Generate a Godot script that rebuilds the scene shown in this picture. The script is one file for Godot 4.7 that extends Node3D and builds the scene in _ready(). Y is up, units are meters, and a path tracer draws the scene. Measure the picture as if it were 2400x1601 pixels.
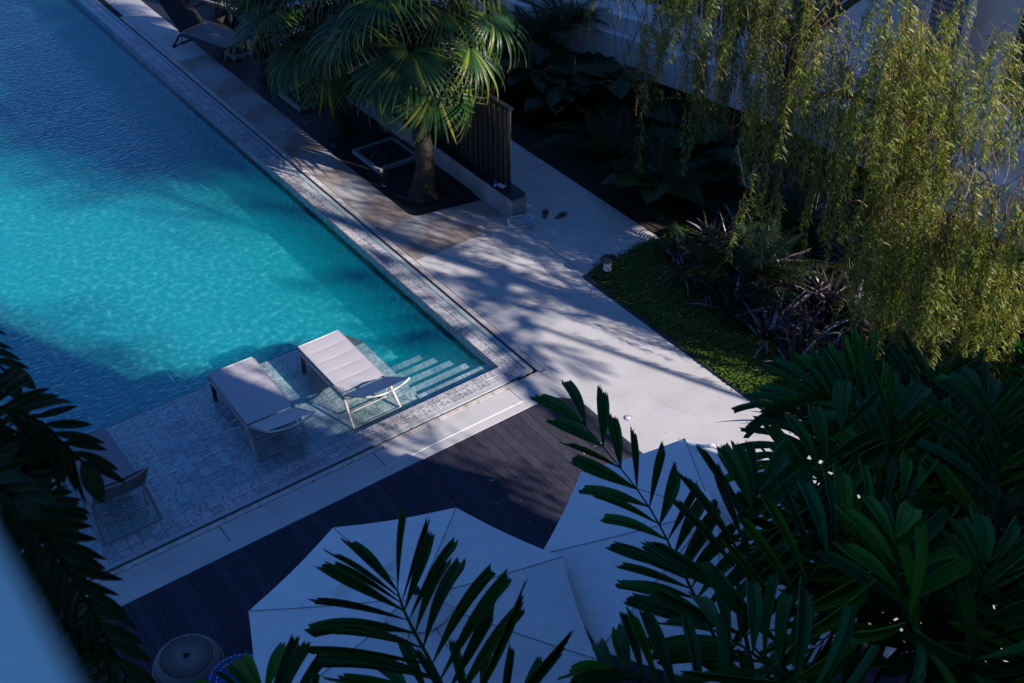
extends Node3D

var rng := RandomNumberGenerator.new()
var M := {}
var taken := {}

# ---------------------------------------------------------------- naming
func numbered(called: String) -> String:
	if not taken.has(called):
		taken[called] = 0
		return called
	taken[called] += 1
	return "%s_%03d" % [called, taken[called]]

func tag(o: Node3D, label := "", category := "", group := "", kind := "") -> Node3D:
	if label != "": o.set_meta("label", label)
	if category != "": o.set_meta("category", category)
	if group != "": o.set_meta("group", group)
	if kind != "": o.set_meta("kind", kind)
	return o

func thing(called: String, label: String, category: String, at := Vector3.ZERO, turn := 0.0, group := "") -> Node3D:
	var o := Node3D.new()
	o.name = numbered(called)
	add_child(o)
	o.position = at
	o.rotation.y = turn
	tag(o, label, category, group)
	return o

func put(called: String, mesh: Mesh, m: Material, parent: Node3D, xf := Transform3D.IDENTITY) -> MeshInstance3D:
	var o := MeshInstance3D.new()
	o.name = numbered(called) if parent == self else called
	o.mesh = mesh
	if m: o.material_override = m
	o.transform = xf
	parent.add_child(o, true)
	return o

func obj(called: String, st: SurfaceTool, m: Material, parent: Node3D = self, xf := Transform3D.IDENTITY) -> MeshInstance3D:
	return put(called, st.commit(), m, parent, xf)

func struct(called: String, st: SurfaceTool, m: Material) -> MeshInstance3D:
	var o := obj(called, st, m, self)
	o.set_meta("kind", "structure")
	return o

func nst() -> SurfaceTool:
	var st := SurfaceTool.new()
	st.begin(Mesh.PRIMITIVE_TRIANGLES)
	return st

# ---------------------------------------------------------------- shapes
func tri(st: SurfaceTool, a: Vector3, b: Vector3, c: Vector3, n: Vector3) -> void:
	if (b - a).cross(c - a).dot(n) > 0.0:
		var t := b
		b = c
		c = t
	for p in [a, b, c]:
		st.set_normal(n)
		st.set_uv(Vector2(p.x + p.y * 0.31, p.z + p.y * 0.77))
		st.add_vertex(p)

func poly(st: SurfaceTool, pts: Array, away: Vector3) -> void:
	var n: Vector3 = (pts[1] - pts[0]).cross(pts[2] - pts[0]).normalized()
	var mid := Vector3.ZERO
	for p in pts: mid += p
	mid /= pts.size()
	if n.dot(mid - away) < 0.0: n = -n
	for i in range(1, pts.size() - 1):
		tri(st, pts[0], pts[i], pts[i + 1], n)

# box with chamfered edges, turned by xf
func box(st: SurfaceTool, c: Vector3, size: Vector3, bev := 0.0, xf := Transform3D.IDENTITY) -> void:
	var h := size / 2.0
	var o: Vector3 = xf * c
	var b: float = minf(bev, minf(h.x, minf(h.y, h.z)) * 0.9)
	var P := {}
	for sx in [-1, 1]:
		for sy in [-1, 1]:
			for sz in [-1, 1]:
				var s := Vector3(sx, sy, sz)
				for ax in 3:
					var p := h - Vector3(b, b, b)
					p[ax] = h[ax]
					P[[sx, sy, sz, ax]] = xf * (c + p * s)
	for ax in 3:
		var u := (ax + 1) % 3
		var v := (ax + 2) % 3
		for s in [-1, 1]:
			var q := []
			for k in [[-1, -1], [1, -1], [1, 1], [-1, 1]]:
				var key := [0, 0, 0, ax]
				key[ax] = s
				key[u] = k[0]
				key[v] = k[1]
				q.append(P[key])
			poly(st, q, o)
		if b > 0.0:
			for su in [-1, 1]:
				for sv in [-1, 1]:
					var k1 := [0, 0, 0, u]
					var k2 := [0, 0, 0, v]
					k1[u] = su
					k1[v] = sv
					k1[ax] = -1
					k2[u] = su
					k2[v] = sv
					k2[ax] = -1
					var a: Vector3 = P[k1]
					var d: Vector3 = P[k2]
					k1[ax] = 1
					k2[ax] = 1
					poly(st, [a, P[k1], P[k2], d], o)
	if b > 0.0:
		for sx in [-1, 1]:
			for sy in [-1, 1]:
				for sz in [-1, 1]:
					poly(st, [P[[sx, sy, sz, 0]], P[[sx, sy, sz, 1]], P[[sx, sy, sz, 2]]], o)

func boxmesh(size: Vector3, bev := 0.0) -> ArrayMesh:
	var st := nst()
	box(st, Vector3.ZERO, size, bev)
	return st.commit()

# prism: outline in x,z between two heights
func slab(st: SurfaceTool, outline: Array, y0: float, y1: float) -> void:
	var ring := PackedVector2Array(outline)
	var idx := Geometry2D.triangulate_polygon(ring)
	for i in range(0, idx.size(), 3):
		var t := []
		for k in 3: t.append(ring[idx[i + k]])
		tri(st, Vector3(t[0].x, y1, t[0].y), Vector3(t[1].x, y1, t[1].y), Vector3(t[2].x, y1, t[2].y), Vector3.UP)
	var cw := 1.0 if Geometry2D.is_polygon_clockwise(ring) else -1.0
	for i in ring.size():
		var a: Vector2 = ring[i]
		var b: Vector2 = ring[(i + 1) % ring.size()]
		var e := b - a
		if e.length() < 1e-5: continue
		var n := Vector3(e.y, 0, -e.x).normalized() * -cw
		tri(st, Vector3(a.x, y0, a.y), Vector3(b.x, y0, b.y), Vector3(b.x, y1, b.y), n)
		tri(st, Vector3(a.x, y0, a.y), Vector3(b.x, y1, b.y), Vector3(a.x, y1, a.y), n)

func catmull(pts: Array, n: int) -> Array:
	var out := []
	var m := pts.size()
	for i in n:
		var f := float(i) / (n - 1) * (m - 1)
		var k := mini(int(f), m - 2)
		var t := f - k
		var p1: Vector3 = pts[k]
		var p2: Vector3 = pts[k + 1]
		var p0: Vector3 = pts[k - 1] if k > 0 else p1 * 2.0 - p2
		var p3: Vector3 = pts[k + 2] if k + 2 < m else p2 * 2.0 - p1
		out.append(p1.cubic_interpolate(p2, p0, p3, t))
	return out

func tube(st: SurfaceTool, pts: Array, r0: float, r1: float, sides := 8, color = null, flat := 1.0) -> void:
	var rings := []
	var side := Vector3.ZERO
	for i in pts.size():
		var t: Vector3 = ((pts[mini(i + 1, pts.size() - 1)] as Vector3) - (pts[maxi(i - 1, 0)] as Vector3)).normalized()
		if side == Vector3.ZERO:
			side = t.cross(Vector3.UP if absf(t.y) < 0.95 else Vector3.RIGHT).normalized()
		side = (side - t * side.dot(t)).normalized()
		var up := side.cross(t)
		var r := lerpf(r0, r1, float(i) / (pts.size() - 1))
		var ring := []
		for k in sides:
			var a := TAU * k / sides
			var d := side * cos(a) + up * sin(a)
			ring.append([(pts[i] as Vector3) + side * cos(a) * r + up * sin(a) * r * flat, d, Vector2(float(k) / sides, float(i) / pts.size())])
		rings.append(ring)
	for i in range(pts.size() - 1):
		for k in sides:
			var q := [rings[i][k], rings[i][(k + 1) % sides], rings[i + 1][(k + 1) % sides], rings[i + 1][k]]
			for w in [0, 1, 2, 0, 2, 3]:
				st.set_normal(q[w][1])
				st.set_uv(q[w][2])
				if color != null: st.set_color(color)
				st.add_vertex(q[w][0])
	for e in [0, pts.size() - 1]:
		var n: Vector3 = ((pts[0] as Vector3) - (pts[1] as Vector3)).normalized() if e == 0 else ((pts[-1] as Vector3) - (pts[-2] as Vector3)).normalized()
		for k in range(1, sides - 1):
			if color != null: st.set_color(color)
			tri(st, rings[e][0][0], rings[e][k][0], rings[e][k + 1][0], n)

func lathe(st: SurfaceTool, prof: Array, segs := 24, at := Vector3.ZERO) -> void:
	for i in range(prof.size() - 1):
		var a: Vector2 = prof[i]
		var b: Vector2 = prof[i + 1]
		var e := (b - a).normalized()
		for k in segs:
			var t0 := TAU * k / segs
			var t1 := TAU * (k + 1) / segs
			var d0 := Vector3(cos(t0), 0, sin(t0))
			var d1 := Vector3(cos(t1), 0, sin(t1))
			var n0 := (d0 * e.y - Vector3.UP * e.x)
			var n1 := (d1 * e.y - Vector3.UP * e.x)
			var q := [[d0 * a.x + Vector3.UP * a.y, n0], [d1 * a.x + Vector3.UP * a.y, n1], [d1 * b.x + Vector3.UP * b.y, n1], [d0 * b.x + Vector3.UP * b.y, n0]]
			for w in [0, 1, 2, 0, 2, 3]:
				st.set_normal(q[w][1])
				st.set_uv(Vector2(float(k) / segs, float(i) / prof.size()))
				st.add_vertex(at + q[w][0])

# smooth grid of points [row][col] with optional colours
func sheet(st: SurfaceTool, rows: Array, colors = null) -> void:
	var R := rows.size()
	var C: int = rows[0].size()
	var nr := []
	for i in R:
		var line := []
		for j in C:
			var du: Vector3 = rows[i][mini(j + 1, C - 1)] - rows[i][maxi(j - 1, 0)]
			var dv: Vector3 = rows[mini(i + 1, R - 1)][j] - rows[maxi(i - 1, 0)][j]
			var n := du.cross(dv)
			line.append(n.normalized() if n.length() > 1e-12 else Vector3.UP)
		nr.append(line)
	for i in range(R - 1):
		for j in range(C - 1):
			for w in [[0, 0], [1, 0], [1, 1], [0, 0], [1, 1], [0, 1]]:
				var a: int = i + w[0]
				var b: int = j + w[1]
				st.set_normal(nr[a][b])
				st.set_uv(Vector2(float(b) / (C - 1), float(a) / (R - 1)))
				if colors != null: st.set_color(colors[a][b])
				st.add_vertex(rows[a][b])

# ---------------------------------------------------------------- materials
func lin(r: float, g: float, b: float, a := 1.0) -> Color:
	var c := Color(r, g, b, a).linear_to_srgb()
	c.a = a
	return c

func mat(called: String, c: Color, rough := 0.7, spec := 0.5) -> StandardMaterial3D:
	var m := StandardMaterial3D.new()
	m.resource_name = called
	m.albedo_color = c
	m.roughness = rough
	m.metallic_specular = spec
	M[called] = m
	return m

func noise(sd: int, freq: float, oct := 4, kind := FastNoiseLite.TYPE_SIMPLEX_SMOOTH, frac := FastNoiseLite.FRACTAL_FBM) -> FastNoiseLite:
	var n := FastNoiseLite.new()
	n.seed = sd
	n.frequency = freq
	n.noise_type = kind
	n.fractal_type = frac
	n.fractal_octaves = oct
	return n

func tex(n: FastNoiseLite, stops: Array, size := 512, w := 0) -> NoiseTexture2D:
	var t := NoiseTexture2D.new()
	t.width = w if w > 0 else size
	t.height = size
	t.seamless = true
	t.seamless_blend_skirt = 0.25
	t.noise = n
	var g := Gradient.new()
	var offs := PackedFloat32Array()
	var cols := PackedColorArray()
	for s in stops:
		offs.append(s[0])
		cols.append(s[1])
	g.offsets = offs
	g.colors = cols
	t.color_ramp = g
	return t

func hmap(n: FastNoiseLite, size := 512) -> NoiseTexture2D:
	var t := NoiseTexture2D.new()
	t.width = size
	t.height = size
	t.seamless = true
	t.noise = n
	return t

func world(m: StandardMaterial3D, s: Vector3) -> void:
	m.uv1_triplanar = true
	m.uv1_world_triplanar = true
	m.uv1_scale = s

func bump(m: StandardMaterial3D, t: Texture2D, cm: float) -> void:
	m.heightmap_enabled = true
	m.heightmap_texture = t
	m.heightmap_scale = cm

func g3(v: float, tint := Vector3.ONE) -> Color:
	return lin(v * tint.x, v * tint.y, v * tint.z)

func make_materials() -> void:
	var fine := hmap(noise(3, 0.11, 3))
	var warm := Vector3(1.0, 0.965, 0.955)
	var c := mat("concrete", Color.WHITE, 0.85)
	c.albedo_texture = tex(noise(11, 0.004, 7), [[0.0, g3(0.40, warm)], [0.45, g3(0.455, warm)], [0.6, g3(0.465, warm)], [1.0, g3(0.50, warm)]], 1024)
	world(c, Vector3(0.35, 0.35, 0.35))
	c.detail_enabled = true
	c.detail_blend_mode = BaseMaterial3D.BLEND_MODE_MUL
	c.detail_albedo = tex(noise(12, 0.16, 3), [[0.0, Color(0.86, 0.855, 0.85)], [0.5, Color(0.97, 0.97, 0.97)], [1.0, Color.WHITE]], 512)
	c.detail_uv_layer = BaseMaterial3D.DETAIL_UV_2
	c.uv2_triplanar = true
	c.uv2_world_triplanar = true
	c.uv2_scale = Vector3(1.1, 1.1, 1.1)
	bump(c, fine, 0.12)
	var cs: StandardMaterial3D = c.duplicate()
	cs.resource_name = "stained_concrete"
	cs.albedo_texture = tex(noise(14, 0.0026, 5), [[0.0, lin(0.22, 0.165, 0.13)], [0.42, lin(0.29, 0.25, 0.225)], [0.6, lin(0.32, 0.31, 0.31)], [1.0, lin(0.38, 0.375, 0.38)]], 1024)
	M["stained_concrete"] = cs
	var ws: StandardMaterial3D = c.duplicate()
	ws.resource_name = "wall_concrete"
	ws.albedo_texture = tex(noise(15, 0.008, 5), [[0.0, g3(0.20)], [0.5, g3(0.30)], [1.0, g3(0.38)]], 512)
	M["wall_concrete"] = ws
	var br := mat("border_stone", Color.WHITE, 0.8)
	br.albedo_texture = tex(noise(16, 0.02, 4), [[0.0, lin(0.34, 0.28, 0.25)], [0.5, lin(0.44, 0.40, 0.38)], [1.0, lin(0.52, 0.49, 0.46)]], 512)
	world(br, Vector3(0.6, 0.6, 0.6))
	var gr := mat("drain_granite", Color.WHITE, 0.65)
	gr.albedo_texture = tex(noise(17, 0.2, 3), [[0.0, lin(0.27, 0.28, 0.30)], [1.0, lin(0.42, 0.43, 0.45)]], 512)
	world(gr, Vector3(0.9, 0.9, 0.9))
	mat("gap_dark", lin(0.012, 0.010, 0.009), 0.9)
	mat("rust", lin(0.22, 0.09, 0.045), 0.9)
	# veined grey stone tiles: colour from each tile's own uv
	var vn := noise(21, 0.011, 4, FastNoiseLite.TYPE_SIMPLEX_SMOOTH, FastNoiseLite.FRACTAL_RIDGED)
	vn.domain_warp_enabled = true
	vn.domain_warp_amplitude = 60.0
	vn.domain_warp_frequency = 0.008
	var vt := tex(vn, [[0.0, lin(0.20, 0.195, 0.20)], [0.40, lin(0.285, 0.275, 0.285)], [0.64, lin(0.36, 0.35, 0.36)], [0.80, lin(0.54, 0.535, 0.545)], [1.0, lin(0.80, 0.80, 0.81)]], 1024)
	for k in 5:
		var st := mat("stone_tile_%d" % k, [lin(1, 1, 1), lin(0.78, 0.78, 0.80), lin(0.97, 0.96, 0.97), lin(0.70, 0.71, 0.74), lin(0.9, 0.9, 0.92)][k], 0.45)
		st.albedo_texture = vt
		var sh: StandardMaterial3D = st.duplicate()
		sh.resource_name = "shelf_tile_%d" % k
		sh.albedo_color = [lin(0.80, 1.0, 1.0), lin(0.55, 0.74, 0.80), lin(0.72, 0.95, 1.0), lin(0.46, 0.66, 0.74), lin(0.66, 0.86, 0.94)][k]  # grey stone; blue of water and skylight over the shelf put into the colour
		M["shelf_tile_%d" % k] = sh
	var pw := mat("pool_stone", Color.WHITE, 0.5)
	pw.albedo_texture = vt
	world(pw, Vector3(0.55, 0.55, 0.55))
	mat("grout", lin(0.05, 0.048, 0.048), 0.9)
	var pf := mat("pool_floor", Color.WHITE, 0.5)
	pf.albedo_texture = tex(noise(23, 0.022, 4), [[0.0, lin(0.015, 0.27, 0.32)], [0.45, lin(0.025, 0.39, 0.43)], [0.62, lin(0.05, 0.52, 0.55)], [0.78, lin(0.16, 0.68, 0.68)], [1.0, lin(0.5, 0.82, 0.80)]], 1024)  # turquoise of the water and mottled ripple light painted into the floor
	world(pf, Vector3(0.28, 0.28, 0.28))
	# composite deck boards
	for k in 4:
		var d := mat("deck_board_%d" % k, [Color.WHITE, lin(0.78, 0.78, 0.80), lin(1.0, 0.95, 0.97), lin(0.88, 0.84, 0.88)][k], 0.68, 0.25)
		d.albedo_texture = tex(noise(30 + k, 0.05, 4), [[0.0, lin(0.022, 0.021, 0.031)], [0.5, lin(0.040, 0.038, 0.053)], [0.8, lin(0.055, 0.053, 0.071)], [1.0, lin(0.10, 0.096, 0.118)]], 512)
		world(d, Vector3(2.4, 2.4, 0.22))
		d.detail_enabled = true
		d.detail_blend_mode = BaseMaterial3D.BLEND_MODE_ADD
		d.detail_albedo = tex(noise(36, 0.42, 2), [[0.0, Color.BLACK], [0.80, Color.BLACK], [0.86, lin(0.10, 0.10, 0.10)], [1.0, lin(0.35, 0.34, 0.33)]], 512)
		d.detail_uv_layer = BaseMaterial3D.DETAIL_UV_2
		d.uv2_triplanar = true
		d.uv2_world_triplanar = true
		d.uv2_scale = Vector3(0.8, 0.8, 0.55)
		bump(d, fine, 0.1)
	# furniture
	var fb := mat("sling_fabric", lin(0.40, 0.37, 0.385), 0.75)
	bump(fb, hmap(noise(41, 0.3, 2)), 0.05)
	world(fb, Vector3(2, 2, 2))
	mat("shaded_sling", lin(0.21, 0.185, 0.195), 0.8)  # sling fabric again, darkened so the colour holds the leaf shade
	mat("lounger_frame", lin(0.24, 0.20, 0.205), 0.4)
	mat("lounger_leg", lin(0.36, 0.33, 0.31), 0.4)
	mat("white_tube", lin(0.62, 0.60, 0.60), 0.35)
	mat("black_frame", lin(0.012, 0.012, 0.013), 0.45)
	mat("black_sling", lin(0.02, 0.019, 0.02), 0.7)
	mat("grey_sling", lin(0.16, 0.15, 0.155), 0.75)
	var cv := mat("umbrella_canvas", Color.WHITE, 0.85)
	cv.albedo_texture = tex(noise(44, 0.02, 4), [[0.0, lin(0.60, 0.585, 0.575)], [1.0, lin(0.70, 0.685, 0.675)]], 512)
	world(cv, Vector3(0.5, 0.5, 0.5))
	bump(cv, hmap(noise(45, 0.010, 3)), 1.4)
	cv.backlight_enabled = true
	cv.backlight = Color(0.25, 0.25, 0.25)
	mat("seam", lin(0.16, 0.16, 0.17), 0.8)
	var wk := mat("wicker", lin(0.16, 0.15, 0.14), 0.6)
	mat("blue_weave", lin(0.012, 0.055, 0.26), 0.6)
	mat("white_thread", lin(0.7, 0.7, 0.72), 0.7)
	# building
	var wp := mat("white_paint", Color.WHITE, 0.6)
	wp.albedo_texture = tex(noise(51, 0.01, 4), [[0.0, lin(0.68, 0.68, 0.68)], [1.0, lin(0.78, 0.78, 0.77)]], 512)
	world(wp, Vector3(0.4, 0.4, 0.4))
	mat("white_metal", lin(0.75, 0.75, 0.75), 0.4)
	mat("rail_blue", lin(0.40, 0.86, 0.97), 0.5)
	mat("dark_recess", lin(0.02, 0.02, 0.022), 0.9)
	mat("louver_wood", lin(0.30, 0.27, 0.26), 0.6)
	var gl := mat("window_glass", Color(0.5, 0.6, 0.65, 0.25), 0.05)
	gl.transparency = BaseMaterial3D.TRANSPARENCY_ALPHA
	mat("black_stone", lin(0.012, 0.012, 0.014), 0.55)
	mat("black_edging", lin(0.02, 0.021, 0.026), 0.6)
	mat("slat_beige", lin(0.085, 0.07, 0.058), 0.7)
	mat("planter_rim", lin(0.22, 0.22, 0.22), 0.8)
	mat("rubber_grey", lin(0.085, 0.08, 0.088), 0.7)
	mat("lamp_black", lin(0.014, 0.014, 0.016), 0.4)
	mat("lamp_glass", lin(0.55, 0.55, 0.55), 0.25)
	mat("steel", lin(0.5, 0.5, 0.5), 0.3).metallic = 1.0
	mat("net_mesh", lin(0.42, 0.45, 0.50, 0.55), 0.8).transparency = BaseMaterial3D.TRANSPARENCY_ALPHA
	mat("net_frame", lin(0.50, 0.62, 0.66), 0.45)
	mat("paper", lin(0.75, 0.77, 0.80), 0.8)
	mat("bottle_blue", lin(0.03, 0.14, 0.38), 0.3)
	# soil and plants
	var so := mat("soil", Color.WHITE, 0.95)
	so.albedo_texture = tex(noise(61, 0.05, 5), [[0.0, lin(0.008, 0.007, 0.005)], [1.0, lin(0.04, 0.032, 0.022)]], 512)
	world(so, Vector3(0.6, 0.6, 0.6))
	var tk := mat("palm_trunk", Color.WHITE, 0.9)
	tk.albedo_texture = tex(noise(62, 0.06, 5), [[0.0, lin(0.008, 0.006, 0.005)], [0.5, lin(0.022, 0.017, 0.013)], [1.0, lin(0.08, 0.06, 0.047)]], 512)
	world(tk, Vector3(1.2, 0.5, 1.2))
	bump(tk, hmap(noise(63, 0.05, 4)), 2.0)
	var bk := mat("bark", Color.WHITE, 0.9)
	bk.albedo_texture = tex(noise(64, 0.05, 5), [[0.0, lin(0.03, 0.024, 0.02)], [1.0, lin(0.17, 0.14, 0.12)]], 512)
	world(bk, Vector3(1.5, 0.5, 1.5))
	mat("twig", lin(0.17, 0.105, 0.075), 0.75)
	mat("pale_wood", lin(0.42, 0.38, 0.36), 0.8)
	mat("stem_green", lin(0.014, 0.034, 0.010), 0.8, 0.15)
	var stripes := tex(noise(66, 0.035, 4), [[0.0, Color(0.55, 0.55, 0.55)], [0.5, Color(0.82, 0.82, 0.8)], [1.0, Color(1.0, 1.0, 0.95)]], 256)
	for k in 4:
		var c4: Color = [lin(0.016, 0.20, 0.036), lin(0.012, 0.14, 0.036), lin(0.06, 0.28, 0.024), lin(0.014, 0.19, 0.055)][k]
		var pm := leafmat("palm_leaf_%d" % k, c4, 0.45, 0.5, 0.22)
		pm.albedo_texture = stripes
		pm.uv1_scale = Vector3(0.8, 0.05, 1)
	leafmat("monstera_leaf", lin(0.006, 0.050, 0.016), 0.4, 0.25)
	var fl := leafmat("fan_leaf", Color.WHITE, 0.36, 0.4)
	fl.vertex_color_use_as_albedo = true
	var wl := leafmat("willow_leaf", Color.WHITE, 0.5, 1.0)
	wl.vertex_color_use_as_albedo = true
	leafmat("purple_leaf", lin(0.030, 0.022, 0.028), 0.32, 0.15)
	leafmat("purple_leaf_pale", lin(0.17, 0.15, 0.165), 0.28, 0.15, 0.6)  # silvery leaf, paled further so its colour stands for sun flecks
	leafmat("fern_leaf", lin(0.010, 0.032, 0.010), 0.5, 0.3)
	leafmat("broad_leaf", lin(0.008, 0.030, 0.007), 0.4, 0.3)
	var gc := leafmat("cover_leaf", Color.WHITE, 0.5, 0.3)
	gc.vertex_color_use_as_albedo = true
	mat("dry_leaf", lin(0.42, 0.30, 0.12), 0.8)
	mat("pebble", lin(0.03, 0.028, 0.026), 0.6)

func leafmat(called: String, c: Color, rough: float, back: float, spec := 0.35) -> StandardMaterial3D:
	var m := mat(called, c, rough, spec)
	m.backlight_enabled = true
	m.backlight = Color(back * 0.9, back, back * 0.35)
	m.cull_mode = BaseMaterial3D.CULL_DISABLED
	return m

# ================================================================ build
func _ready() -> void:
	rng.seed = 7
	var cam := Camera3D.new()
	cam.name = "camera"
	add_child(cam)
	cam.position = Vector3(-8.208, 11.0, 10.596)
	cam.rotation = Vector3(-0.66398, -0.63364, 0)
	cam.far = 400.0
	cam.near = 0.03
	var at := CameraAttributesPhysical.new()
	at.frustum_focal_length = 42.87
	at.frustum_focus_distance = 13.0
	at.exposure_aperture = 5.6
	at.frustum_near = 0.03
	at.frustum_far = 400.0
	cam.attributes = at
	cam.fov = 31.277
	cam.current = true
	var we := WorldEnvironment.new()
	we.name = "environment"
	var e := Environment.new()
	e.background_mode = Environment.BG_SKY
	var sky := Sky.new()
	var sm := ProceduralSkyMaterial.new()
	sm.sky_top_color = lin(0.029, 0.092, 0.29)
	sm.sky_horizon_color = lin(0.08, 0.172, 0.36)
	sm.sky_curve = 0.12
	sm.ground_bottom_color = lin(0.03, 0.035, 0.04)
	sm.ground_horizon_color = lin(0.12, 0.15, 0.22)
	sm.sun_angle_max = 4.0
	sky.sky_material = sm
	e.sky = sky
	e.tonemap_mode = Environment.TONE_MAPPER_LINEAR
	e.tonemap_exposure = 1.9
	e.sdfgi_enabled = true
	e.ssao_enabled = true
	e.ssil_enabled = true
	e.volumetric_fog_enabled = true
	e.volumetric_fog_density = 0.0
	we.environment = e
	add_child(we)
	var sun := DirectionalLight3D.new()
	sun.name = "sun"
	add_child(sun)
	sun.light_energy = 1.6
	sun.light_color = Color(1.0, 0.965, 0.93)
	sun.light_angular_distance = 0.5
	sun.shadow_enabled = true
	sun.look_at_from_position(Vector3.ZERO, Vector3(-0.355, -0.469, -0.809))
	make_materials()
	build_ground()
	build_pool()
	build_deck()
	build_terrace()
	build_photographers_building()
	build_low_wall()
	build_loungers()
	build_umbrellas()
	build_small_things()
	build_fan_palms()
	build_willow()
	build_beds()
	build_front_palms()
	build_right_garden()
	build_left_climber()

# ---------------------------------------------------------------- ground and paving
func build_ground() -> void:
	var st := nst()
	# garden ground with a hole for the pool, reaching the horizon
	for r in [[-150, -0.39, -0.37, 150], [-0.39, 150, -150, 150], [-150, -14.0, -150, -0.37], [-14.0, -0.39, -150, -30.0]]:
		slab(st, [Vector2(r[0], r[2]), Vector2(r[1], r[2]), Vector2(r[1], r[3]), Vector2(r[0], r[3])], -0.30, -0.12)
	struct("ground", st, M["soil"])
	var pav := Node3D.new()
	pav.name = "paving"
	add_child(pav)
	tag(pav, "pale concrete paving round the pool corner", "", "", "structure")
	var g := 0.006
	# base under the joints
	st = nst()
	for r in [[-0.12, 2.055, -30, 12], [2.055, 3.70, -30, -1.45], [-16.0, -0.12, -0.12, 0.60]]:
		slab(st, [Vector2(r[0], r[2]), Vector2(r[1], r[2]), Vector2(r[1], r[3]), Vector2(r[0], r[3])], -0.14, -0.035)
	obj("joint_bed", st, M["gap_dark"], pav)
	# right apron: slabs split at the joints
	var zs := [-1.37, -3.33]
	var corner := []
	for i in 13:
		var a := lerpf(PI / 2, 0.0, i / 12.0)
		corner.append(Vector2(-0.35 + cos(a) * 0.44, 1.025 - sin(a) * 0.44))
	# slab beside the corner, wrapping the rounded deck corner
	var o := [Vector2(0.116, -1.37 + g), Vector2(1.965, -1.37 + g), Vector2(1.965, 12.0), Vector2(0.09, 12.0)]
	var back := corner.duplicate()
	back.reverse()
	o += back
	o += [Vector2(-0.55, 0.585), Vector2(-0.55, 0.102), Vector2(0.116, 0.102)]
	st = nst()
	slab(st, o, -0.12, 0.0)
	obj("slab", st, M["concrete"], pav)
	slabs(pav, 0.116, 1.965, -3.33 + g, -1.37 - g, M["concrete"])
	# darker stained part in front of the low wall and planting bed
	st = nst()
	var bed := []
	for i in 7:
		var a := lerpf(0.0, PI / 2, i / 6.0)
		bed.append(Vector2(0.97 - cos(a) * 0.2, -4.62 + sin(a) * 0.2))
	o = [Vector2(0.116, -3.33 - g), Vector2(0.116, -6.8 + g), Vector2(0.77, -6.8 + g)] + bed + [Vector2(2.055, -4.22), Vector2(2.055, -3.33 - g)]
	slab(st, o, -0.12, 0.0)
	obj("slab", st, M["stained_concrete"], pav)
	for k in 7:
		slabs(pav, 0.116, 0.77, -9.6 - 2.8 * k + g, -6.8 - 2.8 * k - g, M["stained_concrete"] if k < 2 else M["concrete"])
	# path beside the wall
	slabs(pav, 2.055 + g, 3.70, -4.55 + g, -1.45, M["concrete"])
	slabs(pav, 2.37, 3.70, -8.0 + g, -4.55 - g, M["concrete"])
	slabs(pav, 2.37, 3.70, -12.0 + g, -8.0 - g, M["concrete"])
	slabs(pav, 2.37, 3.70, -30.0, -12.0 - g, M["concrete"])
	slabs(pav, 1.965 + 0.001, 2.05, -3.33, -1.37, M["concrete"])
	# strips along the near pool edge
	for k in 7:
		var x1 := -0.558 - 2.2 * k
		slabs(pav, x1 - 2.2 + 2 * g, x1, 0.102, 0.418, M["concrete"])
	slabs(pav, -16.0, -0.552, 0.436, 0.583, M["concrete"])
	st = nst()
	box(st, Vector3(-4.3, -0.048, 0.4295), Vector3(7.5, 0.104, 0.011), 0.002)
	obj("groove_filler", st, M["white_paint"], pav)
	# cracks, thin dark filled lines
	st = nst()
	for line in [[Vector3(0.12, 0, 0.05), Vector3(0.35, 0, -0.2), Vector3(0.75, 0, -0.35), Vector3(1.0, 0, -0.36)], [Vector3(0.12, 0, 0.10), Vector3(0.13, 0, 0.45), Vector3(0.06, 0, 0.62), Vector3(-0.10, 0, 0.70)], [Vector3(-0.3, 0, 0.445), Vector3(-0.05, 0, 0.52), Vector3(0.2, 0, 0.86), Vector3(0.5, 0, 1.2)], [Vector3(0.95, 0, 1.3), Vector3(1.0, 0, 1.7), Vector3(1.2, 0, 2.1)], [Vector3(-4.35, 0, 0.12), Vector3(-4.30, 0, 0.28), Vector3(-4.22, 0, 0.41)]]:
		var pts := catmull(line, 14)
		for p in range(pts.size()): pts[p] += Vector3(rng.randf_range(-0.008, 0.008), -0.0005, rng.randf_range(-0.008, 0.008))
		tube(st, pts, 0.0022, 0.0018, 4)
	obj("crack", st, M["rust"], pav)
	# black stone bed under the fan palms
	st = nst()
	slab(st, [Vector2(0.774, -30.0)] + [Vector2(0.774, -6.8)] + bed.map(func(p): return p + Vector2(0.004, -0.004)) + [Vector2(2.055, -4.226), Vector2(2.055, -30.0)], -0.12, -0.012)
	struct("stone_bed", st, M["black_stone"])

func slabs(parent: Node3D, x0: float, x1: float, z0: float, z1: float, m: Material) -> void:
	var st := nst()
	box(st, Vector3((x0 + x1) / 2, -0.06, (z0 + z1) / 2), Vector3(x1 - x0, 0.12, z1 - z0), 0.003)
	obj("slab", st, m, parent)

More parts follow.
